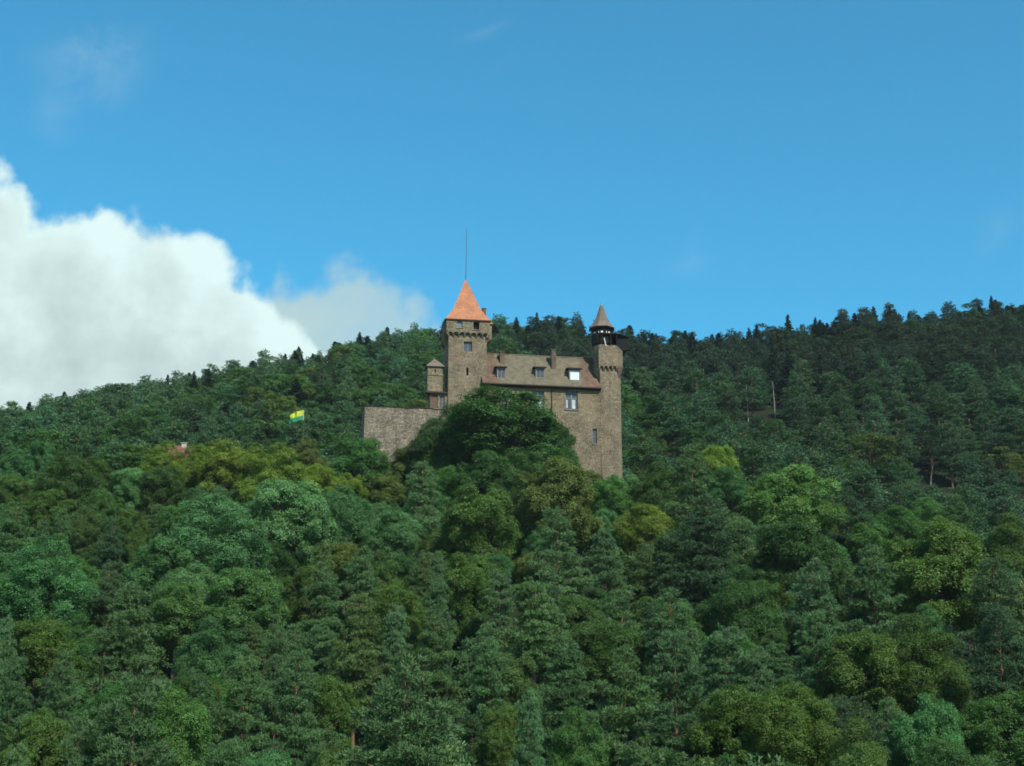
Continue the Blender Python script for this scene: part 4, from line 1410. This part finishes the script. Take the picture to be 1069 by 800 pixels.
# bare trunks standing in gaps of the hillside wood: pixel of top and foot
SNAGS = []
for px, ra, rb in ((809.5, 402, 436), (781.0, 404, 433), (704.0, 444, 478), (970.5, 486, 500), (318.0, 440, 441)):
    if ra > 439 and rb < 442:
        continue
    va, vb = ray(px, ra), ray(px, rb)
    dd = np.arange(245, 470, 0.5)
    k = int(np.argmin(np.abs(vb[2] * dd - ground(vb[0] * dd, dd) - 1.5)))
    SNAGS.append(dict(px=px, ra=ra, rb=rb, y=float(dd[k]), x=float(vb[0] * dd[k]), z=float(ground(vb[0] * dd[k], dd[k])), top=float(va[2] * dd[k])))
for _ in range(26000):
    y = rng.uniform(236, 494)
    x = rng.uniform(-0.39, 0.39) * y
    # keep the castle terrace, the house and the flag clear
    rel = np.array([x - CX, y - CY])
    u, v_ = rel @ xh[:2], rel @ yh[:2]
    if -19 < u < 32 and -11 < v_ < 16:
        continue
    if (x - house.location.x) ** 2 + (y - house.location.y) ** 2 < 49:
        continue
    g = float(ground(x, y))
    ridge = y > 455
    right = x > 5
    pr = rng.random()
    if ridge:
        kind = S_ if pr < (0.36 if right else 0.30) else (P_ if pr < 0.8 else L_)
    else:
        patch = math.sin(x * 0.035 + 2) + math.sin(y * 0.04 + x * 0.02)
        pl_ = (0.22 if right else 0.38) + 0.13 * patch
        kind = L_ if pr < pl_ else (S_ if pr > 0.965 else P_)
    if near2(x, y, 6.9 if not ridge else 5.2):
        continue
    Hm = rng.uniform(9.5, 15.0) if kind != S_ else rng.uniform(10.5, 15.5)
    if ridge and rng.random() < 0.12:
        Hm *= 1.12
    Wm = {'pine': 9.4, 'leafy': 9.8, 'spruce': 9.6}[kind] * rng.uniform(0.75, 1.25)
    px, row, f = project(x, y, g + Hm)
    if y < 300 and row < np.interp(px, env_x, env_y) - 40:
        continue
    # nothing may stand up in front of the house roof or the flag
    if y < 262 and (abs(px - 191) < 22 and row < 480 or abs(px - 310) < 22 and row < 455 and y < 236):
        continue
    wpx, rbot = Wm * FPX / f / 2, project(x, y, g + Hm * 0.2)[1]
    if any(y < s_['y'] + 1 and abs(px - s_['px']) < wpx * 0.9 and row < s_['rb'] - 1 and rbot > s_['ra'] for s_ in SNAGS):
        continue
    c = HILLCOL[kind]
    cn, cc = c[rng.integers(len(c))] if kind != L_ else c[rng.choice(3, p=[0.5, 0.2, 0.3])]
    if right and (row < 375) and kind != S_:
        cn, cc = ('pdark', (0.032, 0.054, 0.038)) if kind == P_ else ('dark', (0.034, 0.060, 0.034))  # upper right crowns get darker colours in place of a cloud's shadow
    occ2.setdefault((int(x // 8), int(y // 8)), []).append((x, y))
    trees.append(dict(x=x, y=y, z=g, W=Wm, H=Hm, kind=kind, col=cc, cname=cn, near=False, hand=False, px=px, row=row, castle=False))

# the wood goes on past both sides of the view
rng = np.random.default_rng(31)
occ3 = [(t['x'], t['y'], t['W']) for t in trees if t['y'] < 310]
for _ in range(2600):
    y = rng.uniform(60, 305)
    x = rng.choice([-1, 1]) * rng.uniform(0.335 * y, 0.40 * y + 34)
    Hm = rng.uniform(10, 14)
    Wm = Hm * rng.uniform(0.5, 0.62)
    if any((x - a) ** 2 + (y - b) ** 2 < (0.42 * (w + Wm)) ** 2 for a, b, w in occ3):
        continue
    g = float(ground(x, y))
    px, row, f = project(x, y, g + Hm)
    hw = Wm / 2 * FPX / f
    if -hw - 6 < px < 1069 + hw + 6:
        continue
    occ3.append((x, y, Wm))
    kind = P_ if rng.random() < 0.55 else L_
    cn = rng.choice(['pgreen', 'pteal', 'pdark'] if kind == P_ else ['green', 'olive', 'dark', 'dull'])
    trees.append(dict(x=x, y=y, z=g, W=Wm, H=Hm, kind=kind, col=COL[cn], cname=cn, near=True, hand=False, px=px, row=row, castle=False, edge=True))

# ------------------------------------------------------------------ what of each tree the photograph's view shows (coarse front-to-back cover)
GW, GH = 535, 400
cover = np.zeros((GH, GW), bool)
yy, xx = np.mgrid[0:GH, 0:GW]


def paint_rect(x0, x1, y0, y1):
    cover[max(0, int(y0 / 2)):max(0, int(y1 / 2)), max(0, int(x0 / 2)):max(0, int(x1 / 2))] = True


order = sorted(range(len(trees)), key=lambda i: trees[i]['y'])
castle_done = False
for i in order:
    t = trees[i]
    if not castle_done and t['y'] > 240:
        castle_done = True
        for r_ in ((381, 470, 426, 480), (446, 468, 376, 430), (468, 510, 333, 480), (508, 628, 372, 500), (627, 652, 345, 500)):
            paint_rect(*r_)
    px, r0, f = project(t['x'], t['y'], t['z'] + t['H'])
    r1 = project(t['x'], t['y'], t['z'] + t['H'] * (0.2 if t['kind'] != 'pine' else 0.28))[1]
    hw = t['W'] / 2 * FPX / f
    cx, cy, hh_ = px / 2, (r0 + r1) / 4, (r1 - r0) / 4
    hw2 = hw / 2
    a, b = max(0, int(cy - hh_)), min(GH, int(cy + hh_) + 2)
    c, d = max(0, int(cx - hw2)), min(GW, int(cx + hw2) + 2)
    if b <= a or d <= c:
        t['vis'] = 0
        continue
    sub = cover[a:b, c:d]
    Y, X = yy[a:b, c:d], xx[a:b, c:d]
    wfac = np.clip((Y - (cy - hh_)) / (2 * hh_ + 1e-6), 0.05, 1) ** 0.8 if t['kind'] == 'spruce' else 1.0
    inside = ((X - cx) / (hw2 * wfac)) ** 2 + ((Y - cy) / hh_) ** 2 < 1.0
    t['vis'] = int((inside & ~sub).sum())
    core = ((X - cx) / (hw2 * 0.86)) ** 2 + ((Y - cy) / (hh_ * 0.9)) ** 2 < 1.0
    if t['kind'] != 'spruce':
        sub |= core

LIMIT = 290
for kind in ('leafy', 'pine', 'spruce'):
    ks = sorted((t for t in trees if t['kind'] == kind), key=lambda t: (-t['hand'], -t['vis']))
    for n, t in enumerate(ks):
        t['role'] = 'mass' if t.get('edge') else 'thing' if (t['vis'] >= 2 and n < LIMIT) else ('mass' if t['vis'] >= 1 or (t['y'] > 300 and t['vis'] == 0) else 'skip')

# ------------------------------------------------------------------ labels
ZONES = [(60, 'by the left edge of the wood'), (150, 'left of the red-roofed house'), (245, 'below the red-roofed house'), (345, 'below the flag'), (462, 'below the bare castle wall'),
         (512, 'below the square tower'), (625, 'below the residential wing'), (690, 'below the corner tower'), (800, 'just right of the castle foot'), (920, 'in the right half of the near wood'), (9999, 'by the right edge of the wood')]
ORD = ['first', 'second', 'third', 'fourth', 'fifth', 'sixth', 'seventh', 'eighth', 'ninth', 'tenth', 'eleventh', 'twelfth']
KINDWORD = {'leafy': 'leafy tree', 'pine': 'pine', 'spruce': 'spruce'}
zone_of = lambda px: next(z for lim, z in ZONES if px < lim)
HZONES = [(75, 'above the near wood at left'), (150, 'left of the red roof'), (225, 'above the red roof'), (285, 'left of the flag'), (345, 'above the flag'), (400, 'above the bare wall end'),
          (455, 'left of the square tower'), (515, 'behind the square tower'), (575, 'behind the roof chimneys'), (655, 'behind the corner tower'), (715, 'beside the corner tower'), (770, 'left of the trunk pair'),
          (830, 'around the trunk pair'), (900, 'right of the trunk pair'), (960, 'far right of the trunk pair'), (1020, 'near the right edge'), (9999, 'at the far right edge')]
hill_zone = lambda px: next(z for lim, z in HZONES if px < lim)
buckets = {}
hill_buckets = {}
for t in trees:
    if t['role'] != 'thing':
        continue
    if t['near']:
        key = (t['kind'], WORD[t['cname']], zone_of(t['px']))
        buckets.setdefault(key, []).append(t)
        t['group'] = {'leafy': 'leafy trees of the wood below the castle', 'pine': 'pines of the wood below the castle', 'spruce': 'spruces of the wood below the castle'}[t['kind']]
    else:
        ridge = t['y'] > 448
        side = ('left of the castle' if t['px'] < 455 else 'behind the castle' if t['px'] < 655 else 'right of the castle')
        where = ('on the ridge skyline ' if ridge else 'on the hillside ') + side
        t['group'] = f"{WORD[t['cname']]} {KINDWORD[t['kind']]}s {where}"
        key = (t['kind'], WORD[t['cname']], ('on the ridge ' if ridge else 'on the hillside ') + hill_zone(t['px']))
        hill_buckets.setdefault(key, []).append(t)
for key, ts in hill_buckets.items():
    kind, cw, zn = key
    on_ridge = zn.startswith('on the ridge')
    ts.sort(key=lambda t: t['px'] if on_ridge else t['row'])
    for n, t in enumerate(ts):
        if len(ts) == 1:
            t['label'] = f"the only {cw} {KINDWORD[kind]} {zn}"
        elif on_ridge:
            t['label'] = f"{cw} {KINDWORD[kind]} {zn}, " + ('leftmost' if n == 0 else 'rightmost' if n == len(ts) - 1 else f"{ORD[n]} from left" if n < 12 else 'towards the right end')
        else:
            t['label'] = f"{cw} {KINDWORD[kind]} {zn}, " + ('highest' if n == 0 else 'lowest' if n == len(ts) - 1 else f"{ORD[n]} from top" if n < 12 else 'low down')
for key, ts in buckets.items():
    ts.sort(key=lambda t: t['row'])
    kind, cw, zn = key
    for n, t in enumerate(ts):
        if len(ts) == 1:
            t['label'] = f"the only {cw} {KINDWORD[kind]} {zn}"
        elif n == 0:
            t['label'] = f"{cw} {KINDWORD[kind]} {zn}, highest of {len(ts)} such"
        elif n == len(ts) - 1:
            t['label'] = f"{cw} {KINDWORD[kind]} {zn}, lowest of {len(ts)} such"
        else:
            t['label'] = f"{cw} {KINDWORD[kind]} {zn}, {ORD[min(n, 11)]} from top"
ct = [t for t in trees if t['castle']]
for t, lab in zip(ct, ('big round dark green tree hiding the middle of the castle front', 'dark green tree at the foot of the bare castle wall', 'small dark green tree against the corner tower masonry',
                       'dark green tree rising in front of the wing windows', 'dark green tree right below the square tower')):
    t['label'] = lab

# ------------------------------------------------------------------ plant them
proto = {}
rng = np.random.default_rng(21)
for t in sorted((t for t in trees if t['role'] == 'thing'), key=lambda t: t['y']):
    kind = t['kind']
    nm = {'leafy': 'leafy_tree', 'pine': 'pine_tree', 'spruce': 'spruce_tree'}[kind]
    sc = (t['W'] / W0 * rng.uniform(0.95, 1.08), t['W'] / W0 * rng.uniform(0.92, 1.08), t['H'] / H0)
    rz = rng.uniform(0, 6.283)
    k = rng.uniform(0.86, 1.14)
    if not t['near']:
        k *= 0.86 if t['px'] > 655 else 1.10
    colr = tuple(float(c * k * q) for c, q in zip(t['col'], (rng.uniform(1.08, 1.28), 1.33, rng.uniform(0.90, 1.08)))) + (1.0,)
    if t['near'] and kind != 'spruce':
        vi = int(rng.integers(len(NEAR[kind])))
        if t['castle']:
            vi, rz = (0, 1.0) if t['W'] > 15 else (3, rz)
        if (kind, vi) not in proto:
            e = bpy.data.objects.new(nm, None)
            col.objects.link(e)
            kids = []
            for mn, me in (('crown', NEAR[kind][vi][0]), ('trunk', NEAR[kind][vi][1])):
                o = bpy.data.objects.new(mn, me)
                col.objects.link(o)
                o.parent = e
                kids.append(o)
            proto[(kind, vi)] = (e, kids)
            root = e
            ch = kids
        else:
            e, kids = proto[(kind, vi)]
            root = e.copy()
            col.objects.link(root)
            ch = []
            for o in kids:
                c = o.copy()
                c.parent = root
                col.objects.link(c)
                ch.append(c)
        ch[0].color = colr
    else:
        vi = int(rng.integers(len(FAR[kind])))
        if ('far', kind, vi) not in proto:
            root = bpy.data.objects.new(nm, FAR[kind][vi])
            proto[('far', kind, vi)] = root
        else:
            root = proto[('far', kind, vi)].copy()
        col.objects.link(root)
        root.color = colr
    root.location = (t['x'], t['y'], t['z'])
    root.rotation_euler = (0, 0, rz)
    root.scale = sc
    set_props(root, t['label'], 'tree', t['group'])

# slender bare trunks in the gaps of the hillside
SNAG_LABELS = ['tall pale bare trunk in a hillside gap, right one of a close pair', 'pale bare trunk in a hillside gap, left one of a close pair',
               'thin faint bare trunk on the hillside just right of the corner tower', 'short leaning pale snag low on the hillside, rightmost of the bare trunks']
for s_, lab in zip(SNAGS, SNAG_LABELS):
    rs = random.Random(int(s_['px']))
    h = s_['top'] - s_['z'] + 1.0
    bm = bmesh.new()
    lean = rs.uniform(-0.3, 0.3) if s_['px'] < 900 else 1.2
    tube(bm, [(0, 0, -1.0), (lean * 0.4, 0, h * 0.5), (lean, 0.1, h)], [0.18, 0.13, 0.05] if s_['px'] > 710 else [0.10, 0.08, 0.04], 7)
    o = obj_from_bm('bare_trunk', bm, M_PALEBARK)
    o.location = (s_['x'], s_['y'], s_['z'])
    for q in range(3):
        bm = bmesh.new()
        zq = h * (0.45 + 0.17 * q)
        an = rs.uniform(0, 6.28)
        x0 = lean * zq / h
        tube(bm, [(x0, 0.02, zq), (x0 + 0.5 * math.cos(an), 0.5 * math.sin(an), zq + 0.25), (x0 + 0.95 * math.cos(an), 0.95 * math.sin(an), zq + 0.3)], [0.05, 0.035, 0.015], 5)
        obj_from_bm('branch', bm, M_PALEBARK, o)
    set_props(o, lab, 'tree', 'bare trunks in the hillside wood')

# low shrubs and saplings covering the forest floor
rng = np.random.default_rng(77)
nb_ = 9000
by = 70 + 250 * rng.random(nb_) ** 0.8
bx = rng.uniform(-0.38, 0.38, nb_) * by
rel_u = (bx - CX) * xh[0] + (by - CY) * xh[1]
rel_v = (bx - CX) * yh[0] + (by - CY) * yh[1]
ok = ~((rel_u > -19) & (rel_u < 32) & (rel_v > -3) & (rel_v < 16))
bx, by = bx[ok], by[ok]
bz = ground(bx, by)
br_ = rng.uniform(0.5, 1.3, len(bx))
idx = np.repeat(np.arange(len(bx)), 34)
dd = unit(rng.normal(size=(len(idx), 3)))
dd[:, 2] = np.abs(dd[:, 2])
pos = np.stack([bx, by, bz], axis=1)[idx] + dd * (br_[idx] * rng.uniform(0.7, 1.05, len(idx)))[:, None] * np.array([1, 1, 1.1])
V = leaf_quads(pos, unit(dd + np.array([0, 0, 0.5]) + rng.normal(size=dd.shape) * 0.35), rng.uniform(0.22, 0.45, len(idx)), rng)
tt = np.zeros((len(idx), 3))
tt[:, 0] = rng.uniform(0.65, 1.25, len(bx))[idx] * rng.uniform(0.8, 1.2, len(idx))
tt[:, 1] = rng.uniform(0, 0.4, len(idx))
ug = bpy.data.objects.new('undergrowth', mesh_np('undergrowth', V, np.arange(len(V)).reshape(-1, 4), np.repeat(tt, 4, axis=0), [M_LEAF]))
ug.color = (0.045, 0.085, 0.028, 1.0)
col.objects.link(ug)
set_props(ug, 'low green shrubs and saplings covering the forest floor', 'undergrowth', kind='stuff')

# the rest of the far wood: one mass
mass = [t for t in trees if t['role'] == 'mass']
print('TREES', {k: sum(1 for t in trees if t['kind'] == k and t['role'] == 'thing') for k in FAR}, 'mass', len(mass), 'all', len(trees))
if mass:
    VV, FF, TT, MI, o = [], [], [], [], 0
    cols_v = []
    for t in mass:
        raws = FAR_RAW[t['kind']]
        V, F, tt, _w = raws[int(rng.integers(len(raws)))]
        nq = len(F)
        step, grow = (4, 1.7) if t.get('edge') else (3, 1.5) if t['vis'] else (9, 2.4)
        sel = np.arange(0, nq, step)
        Vq = V.reshape(-1, 4, 3)[sel]
        cen = Vq.mean(1, keepdims=True)
        Vq = cen + (Vq - cen) * grow
        a = rng.uniform(0, 6.283)
        s_ = np.array([t['W'] / W0, t['W'] / W0, t['H'] / H0])
        Vq = Vq * s_
        rot = np.array([[math.cos(a), -math.sin(a), 0], [math.sin(a), math.cos(a), 0], [0, 0, 1]])
        Vq = Vq @ rot.T + np.array([t['x'], t['y'], t['z']])
        VV.append(Vq.reshape(-1, 3))
        n = len(sel) * 4
        TT.append(tt.reshape(-1, 4, 3)[sel].reshape(-1, 3))
        cols_v.append(np.tile(np.array(t['col']) * np.array((1.18, 1.33, 0.99)) * rng.uniform(0.86, 1.14), (n, 1)))
    V = np.concatenate(VV)
    F = np.arange(len(V)).reshape(-1, 4)
    m, N = new_mat('far_wood_leaves')
    at = N.n('ShaderNodeAttribute', attribute_name='tint')
    lc = N.n('ShaderNodeAttribute', attribute_name='leaf_colour')
    kx = N.n('ShaderNodeSeparateXYZ', {0: at.outputs['Vector']}).outputs[0]
    c = N.mix(1.0, lc.outputs['Vector'], N.n('ShaderNodeCombineColor', {0: kx, 1: kx, 2: kx}).outputs[0], 'MULTIPLY')
    p = N.n('ShaderNodeBsdfPrincipled', {'Base Color': c, 'Roughness': 0.6, 'Specular IOR Level': 0.25})
    tr = N.n('ShaderNodeBsdfTranslucent', {0: c})
    finish(N, N.n('ShaderNodeMixShader', {0: 0.15, 1: p.outputs[0], 2: tr.outputs[0]}).outputs[0])
    me = mesh_np('far_wood', V, F, np.concatenate(TT), [m])
    a = me.attributes.new('leaf_colour', 'FLOAT_VECTOR', 'POINT')
    a.data.foreach_set('vector', np.concatenate(cols_v).astype(np.float32).ravel())
    fo = bpy.data.objects.new('far_wood', me)
    col.objects.link(fo)
    set_props(fo, 'rest of the wood filling the slopes among the single trees', 'forest', kind='stuff')

# ------------------------------------------------------------------ thin air haze over the valley
bm = bmesh.new()
box(bm, -4200, 4200, -150, 5600, -60, 420)
m, N = new_mat('haze_air')
vol = N.n('ShaderNodeVolumePrincipled', {'Color': (0.80, 0.92, 0.98, 1), 'Density': 0.00006, 'Anisotropy': 0.2})
N.t.links.new(vol.outputs[0], N.n('ShaderNodeOutputMaterial').inputs['Volume'])
hz = obj_from_bm('haze', bm, m)
set_props(hz, 'thin pale haze filling the air of the valley', kind='stuff')
